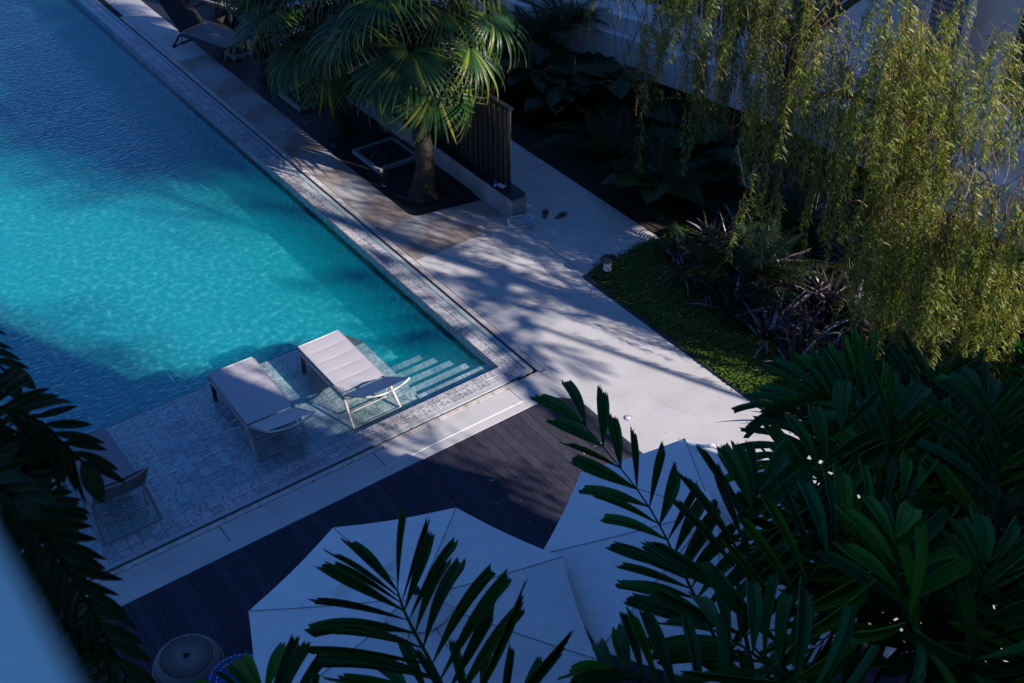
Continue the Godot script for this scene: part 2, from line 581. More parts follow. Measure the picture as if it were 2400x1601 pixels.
# ---------------------------------------------------------------- pool
func tile_mesh(sx: float, sz: float, sd: int) -> ArrayMesh:
	var r := RandomNumberGenerator.new()
	r.seed = sd
	var st := nst()
	var h := 0.004
	var o := Vector2(r.randf(), r.randf())
	var a := r.randi() % 4
	var x := sx / 2
	var z := sz / 2
	var b := 0.0012
	var top := [Vector3(-x + b, h, -z + b), Vector3(x - b, h, -z + b), Vector3(x - b, h, z - b), Vector3(-x + b, h, z - b)]
	var low := [Vector3(-x, 0, -z), Vector3(x, 0, -z), Vector3(x, 0, z), Vector3(-x, 0, z)]
	var add := func(p: Vector3, n: Vector3) -> void:
		st.set_normal(n)
		st.set_uv(o + Vector2(p.x, p.z).rotated(a * PI / 2) * 1.0)
		st.add_vertex(p)
	for i in [0, 1, 2, 0, 2, 3]: add.call(top[i], Vector3.UP)
	for k in 4:
		var k2 := (k + 1) % 4
		var n: Vector3 = ((top[k] + top[k2]) / 2.0).normalized() * Vector3(1, 0, 1) + Vector3.UP
		n = n.normalized()
		for p in [top[k], low[k], low[k2], top[k], low[k2], top[k2]]: add.call(p, n)
	return st.commit()

func build_pool() -> void:
	# shell
	var st := nst()
	var wy := -0.004
	box(st, Vector3(-7.2, -0.90, -15.2), Vector3(13.62, 0.3, 29.66))                                 # floor
	box(st, Vector3(-0.25, -0.75, -15.2), Vector3(0.28, 1.494, 29.66))                                # right wall
	box(st, Vector3(-7.2, -0.75, -0.245), Vector3(13.62 + 0.28, 1.494, 0.25))                         # near wall
	box(st, Vector3(-14.1, -0.75, -15.2), Vector3(0.2, 1.5, 29.66))
	box(st, Vector3(-7.2, -0.75, -30.1), Vector3(13.62, 1.5, 0.2))
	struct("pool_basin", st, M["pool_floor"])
	st = nst()
	# sun shelf with its rounded corner
	var o := [Vector2(-14.0, -0.36), Vector2(-14.0, -2.64), Vector2(-2.35, -2.64)]
	for i in 9:
		var a := lerpf(-PI / 2, 0.0, i / 8.0)
		o.append(Vector2(-2.05 + cos(a) * 0.5, -2.14 + sin(a) * 0.5))
	o += [Vector2(-1.55, -0.36)]
	slab(st, o, -0.9, -0.156)
	# steps between shelf and wall
	for k in 5:
		var y := -0.13 - 0.105 * k
		var z1 := -0.37 - 0.30 * k
		slab(st, [Vector2(-1.56, z1), Vector2(-1.56, z1 - 0.30), Vector2(-0.39, z1 - 0.30), Vector2(-0.39, z1)], -0.9, y - 0.004)
	struct("pool_shell", st, M["pool_stone"])
	# grout bed below coping tiles
	var coping := Node3D.new()
	coping.name = "pool_coping"
	add_child(coping)
	tag(coping, "coping of veined grey stone tiles along the pool edge", "", "", "structure")
	st = nst()
	box(st, Vector3(-0.255, -0.008, -15.1), Vector3(0.27, 0.012, 29.96))
	box(st, Vector3(-7.3, -0.0082, -0.245), Vector3(13.8, 0.0118, 0.25))
	obj("grout", st, M["grout"], coping)
	var wide := []
	var slim := []
	var cut := []
	for k in 10:
		wide.append(tile_mesh(0.146, 0.146, 100 + k))
		slim.append(tile_mesh(0.112, 0.146, 200 + k))
		cut.append(tile_mesh(0.146, 0.112, 300 + k))
	# right edge, along z, nearest first
	for i in 92:
		var z := -0.445 - 0.15 * i
		put("tile", wide[rng.randi() % 10], M["stone_tile_%d" % (rng.randi() % 5)], coping, Transform3D(Basis(), Vector3(-0.315 + rng.randf_range(-0.001, 0.001), -0.002, z)))
		put("tile", slim[rng.randi() % 10], M["stone_tile_%d" % (rng.randi() % 5)], coping, Transform3D(Basis(), Vector3(-0.178, -0.002, z)))
	var rest := nst()
	for i in range(92, 190):
		rest.append_from(wide[i % 10], 0, Transform3D(Basis(), Vector3(-0.315, -0.002, -0.445 - 0.15 * i)))
		rest.append_from(slim[i % 10], 0, Transform3D(Basis(), Vector3(-0.178, -0.002, -0.445 - 0.15 * i)))
	put("tile", rest.commit(), M["stone_tile_0"], coping).set_meta("kind", "stuff")
	for i in 58:
		var x := -0.195 - 0.15 * i
		if i == 0: x = -0.195
		put("tile", wide[rng.randi() % 10], M["stone_tile_%d" % (rng.randi() % 5)], coping, Transform3D(Basis(), Vector3(x, -0.002, -0.295)))
		put("tile", cut[rng.randi() % 10], M["stone_tile_%d" % (rng.randi() % 5)], coping, Transform3D(Basis(), Vector3(x, -0.002, -0.160)))
	# face tiles just under the coping on the right wall
	st = nst()
	for i in 95:
		box(st, Vector3(-0.392, -0.084, -0.445 - 0.15 * i), Vector3(0.006, 0.146, 0.146), 0.002)
	obj("face_tile", st, M["pool_stone"], coping).set_meta("kind", "stuff")
	# shelf tiles
	var shelf := Node3D.new()
	shelf.name = "pool_shelf"
	add_child(shelf)
	tag(shelf, "shallow tiled sun shelf under the loungers", "", "", "structure")
	st = nst()
	slab(st, o.map(func(p): return p + Vector2(-0.001, 0.001)), -0.158, -0.1535)
	obj("grout", st, M["grout"], shelf)
	var spare := nst()
	var n := 0
	for i in 44:
		for j in 15:
			var x := -1.63 - 0.15 * i
			var z := -0.445 - 0.15 * j
			if z < -2.14 and x > -2.05 and Vector2(x + 2.05, z + 2.14).length() > 0.43: continue
			var xf := Transform3D(Basis(), Vector3(x, -0.1535 + rng.randf_range(-0.0008, 0.0008), z))
			var hidden := x < -5.9 or (j > 11 and x < -2.6)
			if not hidden and n < 298:
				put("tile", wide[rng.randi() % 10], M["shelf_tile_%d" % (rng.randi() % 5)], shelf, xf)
				n += 1
			else:
				spare.append_from(wide[rng.randi() % 10], 0, xf)
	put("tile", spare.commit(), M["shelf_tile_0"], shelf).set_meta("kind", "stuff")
	var steps := Node3D.new()
	steps.name = "pool_steps"
	add_child(steps)
	tag(steps, "tiled steps going down between shelf and pool wall", "", "", "structure")
	for k in 5:
		for i in 8:
			for j in 2:
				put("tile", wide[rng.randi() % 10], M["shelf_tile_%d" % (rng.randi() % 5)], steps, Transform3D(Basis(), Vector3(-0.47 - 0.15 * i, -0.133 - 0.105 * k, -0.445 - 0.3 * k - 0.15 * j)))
	# drain channel: granite cover, dark slot, border stones
	var dr := Node3D.new()
	dr.name = "drain_channel"
	add_child(dr)
	tag(dr, "granite drain cover and slot running round the pool coping", "", "", "structure")
	st = nst()
	slab(st, [Vector2(-0.119, -30), Vector2(0.116, -30), Vector2(0.116, 0.102), Vector2(-16, 0.102), Vector2(-16, -0.119), Vector2(-0.119, -0.119)], -0.1, -0.03)
	obj("channel_bed", st, M["gap_dark"], dr)
	var y0 := -0.029
	st = nst()
	for k in 13:
		var za := -0.104 - 2.0 * k
		slab(st, [Vector2(-0.100, za + (0.0 if k else 0.004)), Vector2(-0.100, za - 1.996), Vector2(-0.030, za - 1.996), Vector2(-0.030, za if k else -0.030)], y0, 0.001)
	for k in 8:
		var xa := -0.100 - 1.5 * k
		slab(st, [Vector2(xa - 0.002, -0.100), Vector2(xa - 1.498, -0.100), Vector2(xa - 1.498, -0.030), Vector2(xa - 0.002 if k else -0.0325, -0.030)], y0, 0.001)
	obj("drain_cover", st, M["drain_granite"], dr)
	for k in 44:
		st = nst()
		box(st, Vector3(0.060, -0.012, -0.30 - 0.6 * k + 0.31), Vector3(0.092, 0.026, 0.596 if k else 0.40), 0.003)
		if k < 26: obj("border_stone", st, M["border_stone"], dr, Transform3D(Basis(), Vector3(0, 0, 0.0 if k else -0.10)))
	for k in 22:
		st = nst()
		var x1 := 0.106 - 0.45 * k
		box(st, Vector3(x1 - 0.225, -0.012, 0.053 if k else 0.066), Vector3(0.446, 0.026, 0.080 if k else 0.060), 0.003)
		obj("border_stone", st, M["border_stone"], dr)
	st = nst()
	for k in 26:
		var x := -0.2 - 0.32 * k + rng.randf_range(-0.1, 0.1)
		for j in 4:
			lathe(st, [Vector2(0.001, 0.004), Vector2(rng.randf_range(0.006, 0.018), 0.002), Vector2(0.0, -0.02)], 6, Vector3(x + rng.randf_range(-0.03, 0.03), rng.randf_range(-0.004, 0.0), [0.012, 0.098][k % 2] + rng.randf_range(-0.006, 0.004)))
	for k in 10:
		var z := -0.15 - 0.33 * k
		for j in 3:
			lathe(st, [Vector2(0.001, 0.004), Vector2(rng.randf_range(0.004, 0.012), 0.002), Vector2(0.0, -0.02)], 6, Vector3([0.110, 0.010][k % 2], rng.randf_range(-0.004, 0.0), z + rng.randf_range(-0.04, 0.04)))
	var lt := obj("moss_tuft", st, M["rust"], dr)
	lt.set_meta("kind", "stuff")
	# water
	var wm := mat("water_surface", Color(0.10, 0.45, 0.52, 0.02), 0.03, 0.46)
	wm.transparency = BaseMaterial3D.TRANSPARENCY_ALPHA
	var wn := noise(71, 0.012, 4)
	bump(wm, hmap(wn, 1024), 1.7)
	wm.uv1_triplanar = true
	wm.uv1_world_triplanar = true
	wm.uv1_scale = Vector3(0.42, 0.42, 0.85)
	st = nst()
	poly(st, [Vector3(-14.0, -0.045, -30.0), Vector3(-0.389, -0.045, -30.0), Vector3(-0.389, -0.045, -0.371), Vector3(-14.0, -0.045, -0.371)], Vector3(-7, -5, -10))
	struct("water", st, wm)
	var fv := FogVolume.new()
	fv.name = "water_body"
	fv.shape = RenderingServer.FOG_VOLUME_SHAPE_BOX
	fv.size = Vector3(13.58, 0.69, 29.6)
	fv.position = Vector3(-7.195, -0.052 - 0.345, -15.18)
	var fm := FogMaterial.new()
	fm.density = 0.55
	fm.albedo = lin(0.0, 0.68, 0.82)
	fv.material = fm
	add_child(fv)
	fv.set_meta("kind", "structure")

# ---------------------------------------------------------------- deck
func build_deck() -> void:
	var dk := Node3D.new()
	dk.name = "deck"
	add_child(dk)
	tag(dk, "dark grey-brown wooden deck under the umbrellas", "", "", "structure")
	var st := nst()
	var o := [Vector2(-16, 0.60), Vector2(-0.4, 0.60), Vector2(0.05, 1.05), Vector2(0.05, 10.5), Vector2(-16, 10.5)]
	slab(st, o, -0.13, -0.06)
	obj("joist_bed", st, M["gap_dark"], dk)
	var edge := func(x: float) -> float:
		if x < -0.35: return 0.589
		return 1.025 - sqrt(maxf(0.0, 0.436 * 0.436 - (x + 0.35) * (x + 0.35)))
	var w := 0.146
	for i in 70:
		var x1 := 0.084 - w * i
		var x0 := x1 - w + 0.0055
		var cuts := [10.2, rng.randf_range(5.5, 8.0), rng.randf_range(2.4, 4.6)]
		if i == 2: cuts = [10.2, 6.1, 1.72]
		if i == 6: cuts = [10.2, 6.1, 2.62]
		if i > 22 : cuts = [10.2, rng.randf_range(4.0, 7.0)]
		for k in cuts.size():
			var far: float = cuts[k]
			st = nst()
			if k + 1 < cuts.size():
				box(st, Vector3((x0 + x1) / 2, -0.03, (far - 0.004 + cuts[k + 1]) / 2), Vector3(x1 - x0, 0.055, far - 0.004 - cuts[k + 1]), 0.002)
			else:
				var ring := []
				for j in 5:
					var x := lerpf(x0, x1, j / 4.0)
					ring.append(Vector2(x, edge.call(x)))
				ring += [Vector2(x1, far - 0.004), Vector2(x0, far - 0.004)]
				slab(st, ring, -0.0575, -0.0025)
			obj("board", st, M["deck_board_%d" % (rng.randi() % 4)], dk)
	# pale strips at two butt joints and a few screw heads
	st = nst()
	for p in [Vector3(0.084 - w * 2.5, 0.0, 1.718), Vector3(0.084 - w * 6.5, 0, 2.618)]:
		box(st, p + Vector3(0.002, -0.004, 0), Vector3(w - 0.004, 0.006, 0.006))
	obj("joint_strip", st, M["border_stone"], dk)
	st = nst()
	for k in 30:
		lathe(st, [Vector2(0.0, 0.003), Vector2(0.006, 0.002), Vector2(0.007, 0.0)], 6, Vector3(0.084 - w * (rng.randi() % 26) - 0.02, -0.002, rng.randf_range(0.8, 3.5)))
	obj("screw_head", st, M["steel"], dk).set_meta("kind", "stuff")
	st = nst()
	var lf := catmull([Vector3(-1.83, 0.006, 1.43), Vector3(-1.79, 0.012, 1.45), Vector3(-1.75, 0.006, 1.46)], 6)
	tube(st, lf, 0.012, 0.003, 6, null, 0.3)
	var lit := nst()
	for k in 26:
		var q := Vector3(rng.randf_range(-3.5, 1.8), 0.004, rng.randf_range(-3.0, 2.6))
		if q.x < -0.1 and q.z < 0.12: continue
		var a := rng.randf() * TAU
		var d := Vector3(cos(a), 0.1, sin(a)) * rng.randf_range(0.012, 0.03)
		var wd := Vector3(-d.z, 0.0, d.x) * 0.35
		tri(lit, q - d, q + wd, q - wd, Vector3.UP)
		tri(lit, q + d, q + wd, q - wd, Vector3.UP)
	tag(obj("leaf_litter", lit, M["dry_leaf"]), "", "", "", "stuff")
	tag(obj("fallen_leaf", st, M["dry_leaf"]), "small yellow fallen leaf lying on the dark deck boards", "leaf")

# ---------------------------------------------------------------- white building behind the willow
func build_terrace() -> void:
	var b := thing("white_building", "white rendered building with stepped terrace wall and picket railing behind the willow", "building", Vector3(6.217, 0, -6.845))
	var dir := Vector3(0.2595, 0, 0.9657)
	var nrm := Vector3(-0.9657, 0, 0.2595)
	var st := nst()
	# segment A runs obliquely, segment B parallel to the pool
	var xfA := Transform3D(Basis(-nrm, Vector3.UP, dir), Vector3.ZERO)
	box(st, Vector3(0.5, 0.87, -2.0), Vector3(1.0, 0.70, 12.72), 0.008, xfA)
	obj("wall", st, M["white_paint"], b)
	st = nst()
	box(st, Vector3(0.55, 1.395, -2.0), Vector3(0.9, 0.35, 12.70), 0.008, xfA)
	obj("upper_wall", st, M["white_paint"], b)
	st = nst()
	box(st, Vector3(0.6, 0.26, -2.0), Vector3(0.6, 0.51, 12.6), 0.0, xfA)
	box(st, Vector3(3.0, 0.26, 9.5), Vector3(2.6, 0.51, 10.5))
	obj("base_recess", st, M["dark_recess"], b)
	st = nst()
	box(st, Vector3(1.18 + 1.5, 0.93, 9.65), Vector3(3.0, 0.86, 10.9), 0.008)
	obj("wall", st, M["white_paint"], b)
	st = nst()
	box(st, Vector3(1.50 + 1.5, 1.62, 9.65), Vector3(3.0, 0.52, 10.9), 0.008)
	obj("parapet", st, M["white_paint"], b)
	# railing on segment A
	st = nst()
	box(st, Vector3(0.30, 1.665, -2.0), Vector3(0.05, 0.04, 12.5), 0.004, xfA)
	box(st, Vector3(0.30, 2.62, -2.0), Vector3(0.06, 0.05, 12.5), 0.004, xfA)
	obj("rail", st, M["white_metal"], b)
	var pk := boxmesh(Vector3(0.025, 0.95, 0.025), 0.003)
	for i in 96:
		put("picket", pk, M["white_metal"], b, xfA * Transform3D(Basis(), Vector3(0.30, 2.15, 4.1 - 0.105 * i)))
	var foot := boxmesh(Vector3(0.04, 0.08, 0.04), 0.003)
	for i in 9:
		put("rail_foot", foot, M["white_metal"], b, xfA * Transform3D(Basis(), Vector3(0.30, 1.61, 3.9 - 1.2 * i)))
	# house above the terrace
	st = nst()
	box(st, Vector3(5.6, 4.2, 3.0), Vector3(6.0, 5.0, 26.0), 0.01)
	obj("house_wall", st, M["white_paint"], b)
	st = nst()
	box(st, Vector3(5.3, 6.86, 3.0), Vector3(7.2, 0.3, 27.0), 0.02)
	obj("roof_slab", st, M["white_paint"], b)
	for z in [-9.0, -6.2, -3.4, 1.6, 5.2]:
		st = nst()
		box(st, Vector3(2.585, 3.0, z + 6.8), Vector3(0.05, 2.2, 1.5), 0.004)
		var fr := obj("window", st, M["dark_recess"], b)
		st = nst()
		box(st, Vector3(2.555, 3.0, z + 6.8 - 0.375), Vector3(0.012, 2.1, 0.68))
		box(st, Vector3(2.555, 3.0, z + 6.8 + 0.375), Vector3(0.012, 2.1, 0.68))
		obj("pane", st, M["window_glass"], fr)
	# louvred screen in front of the house, seen through the willow
	st = nst()
	box(st, Vector3(2.2, 3.0, 6.23), Vector3(0.12, 3.0, 0.10), 0.01)
	box(st, Vector3(2.2, 3.0, 6.98), Vector3(0.12, 3.0, 0.10), 0.01)
	var lv := obj("louvre_frame", st, M["white_paint"], b)
	var sl := boxmesh(Vector3(0.10, 0.015, 0.64), 0.003)
	for i in 28:
		put("louvre_slat", sl, M["louver_wood"], lv, Transform3D(Basis(Vector3.BACK, 0.7), Vector3(2.2, 1.62 + 0.1 * i, 6.605)))

func build_photographers_building() -> void:
	var b := thing("apartment_building", "white apartment block with balconies that the photo was taken from", "building", Vector3(-10, 0, 11.3))
	var st := nst()
	box(st, Vector3(2.2, 11.0, 5.0), Vector3(20.6, 22.0, 9.2), 0.02)
	obj("wall", st, M["white_paint"], b)
	for f in 7:
		st = nst()
		box(st, Vector3(1.0, 0.10 + 3.15 * f, -0.1), Vector3(18.4, 0.22, 1.0), 0.01)
		obj("balcony_slab", st, M["white_paint"], b)
		if f != 3:
			st = nst()
			box(st, Vector3(1.0, 1.2 + 3.15 * f, -0.56), Vector3(18.4, 0.06, 0.06), 0.01)
			obj("balcony_rail", st, M["white_metal"], b)
		for k in 5:
			st = nst()
			box(st, Vector3(-6.5 + 4.0 * k, 1.25 + 3.15 * f, 0.385), Vector3(1.8, 2.1, 0.05), 0.004)
			obj("window", st, M["dark_recess"], b)
	# side handrail right beside the lens
	st = nst()
	var p := Vector3(-8.255 + 10.0, 10.80, -0.9)
	tube(st, [p + Vector3(0, 0, -0.35), p + Vector3(0, 0, -0.1), p, p + Vector3(0, 0, 0.2), p + Vector3(0, 0, 0.9)], 0.065, 0.065, 20)
	obj("handrail", st, M["rail_blue"], b)

# ---------------------------------------------------------------- low wall with slatted screen
func build_low_wall() -> void:
	var b := thing("low_wall", "low grey concrete wall with black cap and slatted screen beside the palms", "wall", Vector3(2.06, 0, -3.38))
	var st := nst()
	var z := 0.0
	var n := 0
	for L in [0.36, 0.44, 0.26, 0.75, 0.75, 0.75, 0.75, 0.75, 0.75, 0.75, 0.75, 0.75, 0.75, 0.75, 0.75, 0.75]:
		st = nst()
		box(st, Vector3(0.15, 0.19, z - L / 2), Vector3(0.30, 0.38, L - 0.005), 0.004)
		obj("panel", st, M["wall_concrete"], b)
		z -= L
		n += 1
	st = nst()
	box(st, Vector3(-0.004, 0.18, -0.58), Vector3(0.012, 0.22, 0.38), 0.003)
	obj("access_cover", st, M["wall_concrete"], b)
	st = nst()
	slab(st, [Vector2(0.0, 0.01), Vector2(0.25, 0.01), Vector2(0.31, -0.05), Vector2(0.31, z), Vector2(-0.01, z), Vector2(-0.01, 0.0)], 0.382, 0.412)
	obj("cap", st, M["black_edging"], b)
	var sc := thing("slat_screen", "black upright slat screen standing on the low concrete wall", "screen", Vector3(2.22, 0.412, -3.70))
	var up := boxmesh(Vector3(0.04, 1.45, 0.07), 0.003)
	for i in 46:
		put("upright", up, M["black_frame"], sc, Transform3D(Basis(), Vector3(0, 0.725, -0.02 - 0.145 * i)))
	var hs := boxmesh(Vector3(0.02, 0.026, 6.6), 0.002)
	for i in 28:
		put("slat", hs, M["slat_beige"], sc, Transform3D(Basis(), Vector3(0.05, 0.06 + 0.049 * i, -3.3)))
	st = nst()
	box(st, Vector3(0.02, 1.475, -3.3), Vector3(0.09, 0.05, 6.72), 0.004)
	obj("top_rail", st, M["black_frame"], sc)
	# square gravel planters in the stone bed
	var q := 0
	for zc in [-6.51, -9.40, -12.25]:
		var pl := thing("gravel_planter", ["square pebble planter with grey rim nearest the low wall end", "square pebble planter with grey rim, middle one between fan palms", "square pebble planter with grey rim, farthest one by the dark lounger"][q], "planter", Vector3(1.52, 0, zc), 0, "square planters between the fan palms")
		q += 1
		st = nst()
		for s in [-1, 1]:
			box(st, Vector3(0.41 * s, 0.02, 0), Vector3(0.07, 0.08, 0.92), 0.006)
			box(st, Vector3(0, 0.0202, 0.425 * s), Vector3(0.75, 0.08, 0.07), 0.006)
		obj("rim", st, M["planter_rim"], pl)
		var mm := MultiMesh.new()
		mm.transform_format = MultiMesh.TRANSFORM_3D
		var pb := SphereMesh.new()
		pb.radius = 0.02
		pb.height = 0.03
		pb.radial_segments = 7
		pb.rings = 4
		mm.mesh = pb
		mm.instance_count = 700
		for i in 700:
			mm.set_instance_transform(i, Transform3D(Basis.from_euler(Vector3(rng.randf() * 3, rng.randf() * 3, 0)).scaled(Vector3.ONE * rng.randf_range(0.6, 1.5)), Vector3(rng.randf_range(-0.37, 0.37), rng.randf_range(0.0, 0.03), rng.randf_range(-0.38, 0.38))))
		var mi := MultiMeshInstance3D.new()
		mi.name = "pebbles"
		mi.multimesh = mm
		mi.material_override = M["pebble"]
		mi.set_meta("kind", "stuff")
		pl.add_child(mi)

# ---------------------------------------------------------------- loungers
func make_lounger(label: String, at: Vector3, turn: float, back_deg: float, dark: bool, called := "sun_lounger") -> Node3D:
	# origin on the ground under the hinge; seat runs to -z, legs rest at y 0
	var t := thing(called, label, "sun lounger", at, turn, "" if dark else "loungers standing in the shallow pool shelf")
	var fm: Material = M["black_frame"] if dark else M["lounger_frame"]
	var lm: Material = M["black_frame"] if dark else M["lounger_leg"]
	var sm: Material = M["grey_sling"] if dark else M["sling_fabric"]
	var st := nst()
	for s in [-1, 1]:
		box(st, Vector3(0.345 * s, 0.345, -0.62), Vector3(0.035, 0.05, 1.34), 0.008)
	box(st, Vector3(0, 0.345, -1.24), Vector3(0.655, 0.045, 0.035), 0.008)
	obj("frame", st, fm, t)
	for s in [-1, 1]:
		st = nst()
		tube(st, catmull([Vector3(0.345 * s, 0.352, -0.02), Vector3(0.345 * s, 0.325, 0.05), Vector3(0.36 * s, 0.17, 0.16), Vector3(0.372 * s, 0.012, 0.29)], 10), 0.024, 0.022, 8)
		obj("leg", st, lm, t)
		st = nst()
		box(st, Vector3(0.335 * s, 0.165, -1.17), Vector3(0.05, 0.33, 0.05), 0.006)
		obj("leg", st, M["black_frame"], t)
		st = nst()
		tube(st, [Vector3(0.30 * s, 0.34, 0.03), Vector3(0.305 * s, 0.10, 0.065)], 0.011, 0.011, 8)
		obj("strut", st, lm, t)
	st = nst()
	tube(st, [Vector3(-0.305, 0.10, 0.065), Vector3(0.305, 0.10, 0.065)], 0.010, 0.010, 8)
	tube(st, [Vector3(-0.372, 0.012, 0.29), Vector3(0.372, 0.012, 0.29)], 0.014, 0.014, 8)
	obj("crossbar", st, lm, t)
	# padded seat in five stitched fields
	for k in 5:
		var z0 := -1.29 + 0.252 * k
		var rows := []
		for i in 9:
			var row := []
			for j in 11:
				var u := j / 10.0
				var v := i / 8.0
				var x := lerpf(-0.325, 0.325, u)
				var edge := pow(maxf(0.0, sin(PI * u)), 0.25)
				row.append(Vector3(x, 0.402 + 0.005 * pow(sin(PI * v), 0.3) * edge - 0.012 * sin(PI * u), z0 + 0.251 * v))
			rows.append(row)
		st = nst()
		sheet(st, rows)
		if k == 0:
			box(st, Vector3(0, 0.393, -1.292), Vector3(0.65, 0.022, 0.012), 0.004)
		box(st, Vector3(-0.325, 0.394, z0 + 0.125), Vector3(0.012, 0.022, 0.251), 0.004)
		box(st, Vector3(0.325, 0.394, z0 + 0.125), Vector3(0.012, 0.022, 0.251), 0.004)
		obj("seat_panel", st, sm, t)
	# backrest
	var a := deg_to_rad(back_deg)
	var up := Vector3(0, sin(a), cos(a))
	var nn := Vector3(0, cos(a), -sin(a))
	var h := Vector3(0, 0.402, 0.012)
	var rows2 := []
	for i in 13:
		var row := []
		for j in 11:
			var u := j / 10.0
			var v := i / 12.0
			var bow := -0.012 * sin(PI * u) * v
			row.append(h + Vector3(lerpf(-0.325, 0.325, u), 0, 0) + up * (0.76 * v) + nn * (bow - 0.01 * sin(PI * v)))
		rows2.append(row)
	st = nst()
	sheet(st, rows2)
	obj("backrest", st, M["black_sling"] if dark else sm, t)
	st = nst()
	var bow_pts := []
	for j in 13:
		var u := j / 12.0
		bow_pts.append(h + Vector3(lerpf(-0.33, 0.33, u), 0, 0) + up * (0.762 + 0.004 * sin(PI * u)) - nn * (0.010 + 0.06 * pow(sin(PI * u), 0.7)))
	tube(st, bow_pts, 0.014, 0.014, 8)
	obj("back_bow", st, M["black_frame"] if dark else M["white_tube"], t)
	for s in [-1, 1]:
		st = nst()
		tube(st, [h + Vector3(0.33 * s, 0, 0) - nn * 0.012, h + Vector3(0.33 * s, 0, 0) + up * 0.76 - nn * 0.012], 0.012, 0.012, 8)
		obj("back_rail", st, fm, t)
		st = nst()
		tube(st, [h + Vector3(0.30 * s, -0.05, 0.06), h + Vector3(0.30 * s, 0, 0) + up * 0.30 - nn * 0.03], 0.009, 0.009, 8)
		obj("back_stay", st, lm, t)
	return t

func build_loungers() -> void:
	make_lounger("light fabric sun lounger in sunlight beside the pool steps", Vector3(-2.275, -0.149, -0.885), 0.0, 33.0, false)
	make_lounger("light fabric sun lounger crossed by a curved shadow, middle of the three in the pool", Vector3(-3.60, -0.149, -1.075), -0.03, 31.0, false)
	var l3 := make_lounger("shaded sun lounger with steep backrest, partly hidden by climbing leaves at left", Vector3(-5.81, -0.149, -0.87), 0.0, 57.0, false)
	for c in l3.get_children():  # left lounger takes darker materials that stand for shade under the leaves
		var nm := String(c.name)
		if nm.begins_with("seat") or nm == "backrest": c.material_override = M["shaded_sling"]
		elif nm.begins_with("leg") or nm.begins_with("back_bow"): c.material_override = M["lounger_frame"]
	make_lounger("dark lounger with black raised backrest on the far pool deck", Vector3(0.76, 0.0, -12.95), PI + 0.33, 48.0, true, "dark_lounger")
	make_lounger("dark lounger behind the first one at the top edge under the palms", Vector3(1.75, 0.0, -14.6), PI + 0.33, 48.0, true, "dark_lounger")

# ---------------------------------------------------------------- umbrellas
func make_umbrella(label: String, c: Vector3, R: float, rot: float, yh: float, ya: float) -> Node3D:
	var t := thing("patio_umbrella", label, "umbrella", c, 0, "grey-white octagonal umbrellas over the deck")
	var apex := Vector3(0, ya, 0)
	var E := []
	for k in 8:
		var a := rot + TAU * k / 8.0
		E.append(Vector3(cos(a) * R, yh, sin(a) * R))
	for k in 8:
		var e0: Vector3 = E[k]
		var e1: Vector3 = E[(k + 1) % 8]
		var rows := []
		for i in 13:
			var v := i / 12.0
			var row := []
			for j in 11:
				var u := j / 10.0
				var p := apex.lerp(e0.lerp(e1, u), v)
				var s := sin(PI * u)
				p.y -= 0.018 * s * v * v
				var inward := Vector3(-p.x, 0, -p.z).normalized()
				p += inward * 0.014 * s * v * v
				p.y += 0.006 * sin(u * 40.0 + k * 7) * exp(-v * 7.0)
				p.y -= 0.02 * sin(PI * v)
				row.append(p)
			rows.append(row)
		# short hem turned down
		var hem := []
		for p in rows[-1]: hem.append(p + Vector3(0, -0.02, 0))
		rows.append(hem)
		var st := nst()
		sheet(st, rows)
		obj("canopy_panel", st, M["umbrella_canvas"], t)
		st = nst()
		var seam := []
		var ribs := []
		for i in 9:
			var v := i / 8.0
			var p := apex.lerp(e0, v)
			p.y -= 0.02 * sin(PI * v)
			seam.append(p + Vector3(0, 0.0035, 0))
			ribs.append(p + Vector3(0, -0.03, 0))
		tube(st, seam, 0.0035, 0.0035, 5)
		obj("seam", st, M["seam"], t)
		st = nst()
		tube(st, ribs, 0.012, 0.008, 6)
		obj("rib", st, M["steel"], t)
	# raised vent cap over the crown, slightly gathered
	for k in 8:
		var rows := []
		for i in 5:
			var v := i / 4.0
			var row := []
			for j in 7:
				var u := j / 6.0
				var a := rot + TAU * (k + u) / 8.0
				var rr := 0.03 + 0.30 * v * (1.0 - 0.07 * sin(PI * u))
				var y := ya + 0.075 - 0.13 * v - 0.035 * sin(PI * u) * v + 0.012 * sin(u * 19.0 + k * 3) * v
				row.append(Vector3(cos(a) * rr, y, sin(a) * rr))
			rows.append(row)
		var st := nst()
		sheet(st, rows)
		obj("vent_flap", st, M["umbrella_canvas"], t)
	var st2 := nst()
	lathe(st2, [Vector2(0.0, 0.14), Vector2(0.02, 0.135), Vector2(0.034, 0.11), Vector2(0.036, 0.07), Vector2(0.03, 0.05)], 14, Vector3(0, ya, 0))
	obj("finial", st2, M["black_frame"], t)
	st2 = nst()
	tube(st2, [Vector3(0, 0.05, 0), Vector3(0, ya + 0.06, 0)], 0.024, 0.022, 12)
	obj("pole", st2, M["steel"], t)
	st2 = nst()
	lathe(st2, [Vector2(0.0, 0.09), Vector2(0.05, 0.09), Vector2(0.07, 0.06), Vector2(0.28, 0.05), Vector2(0.30, 0.02), Vector2(0.30, 0.0)], 24)
	obj("base", st2, M["black_frame"], t)
	return t

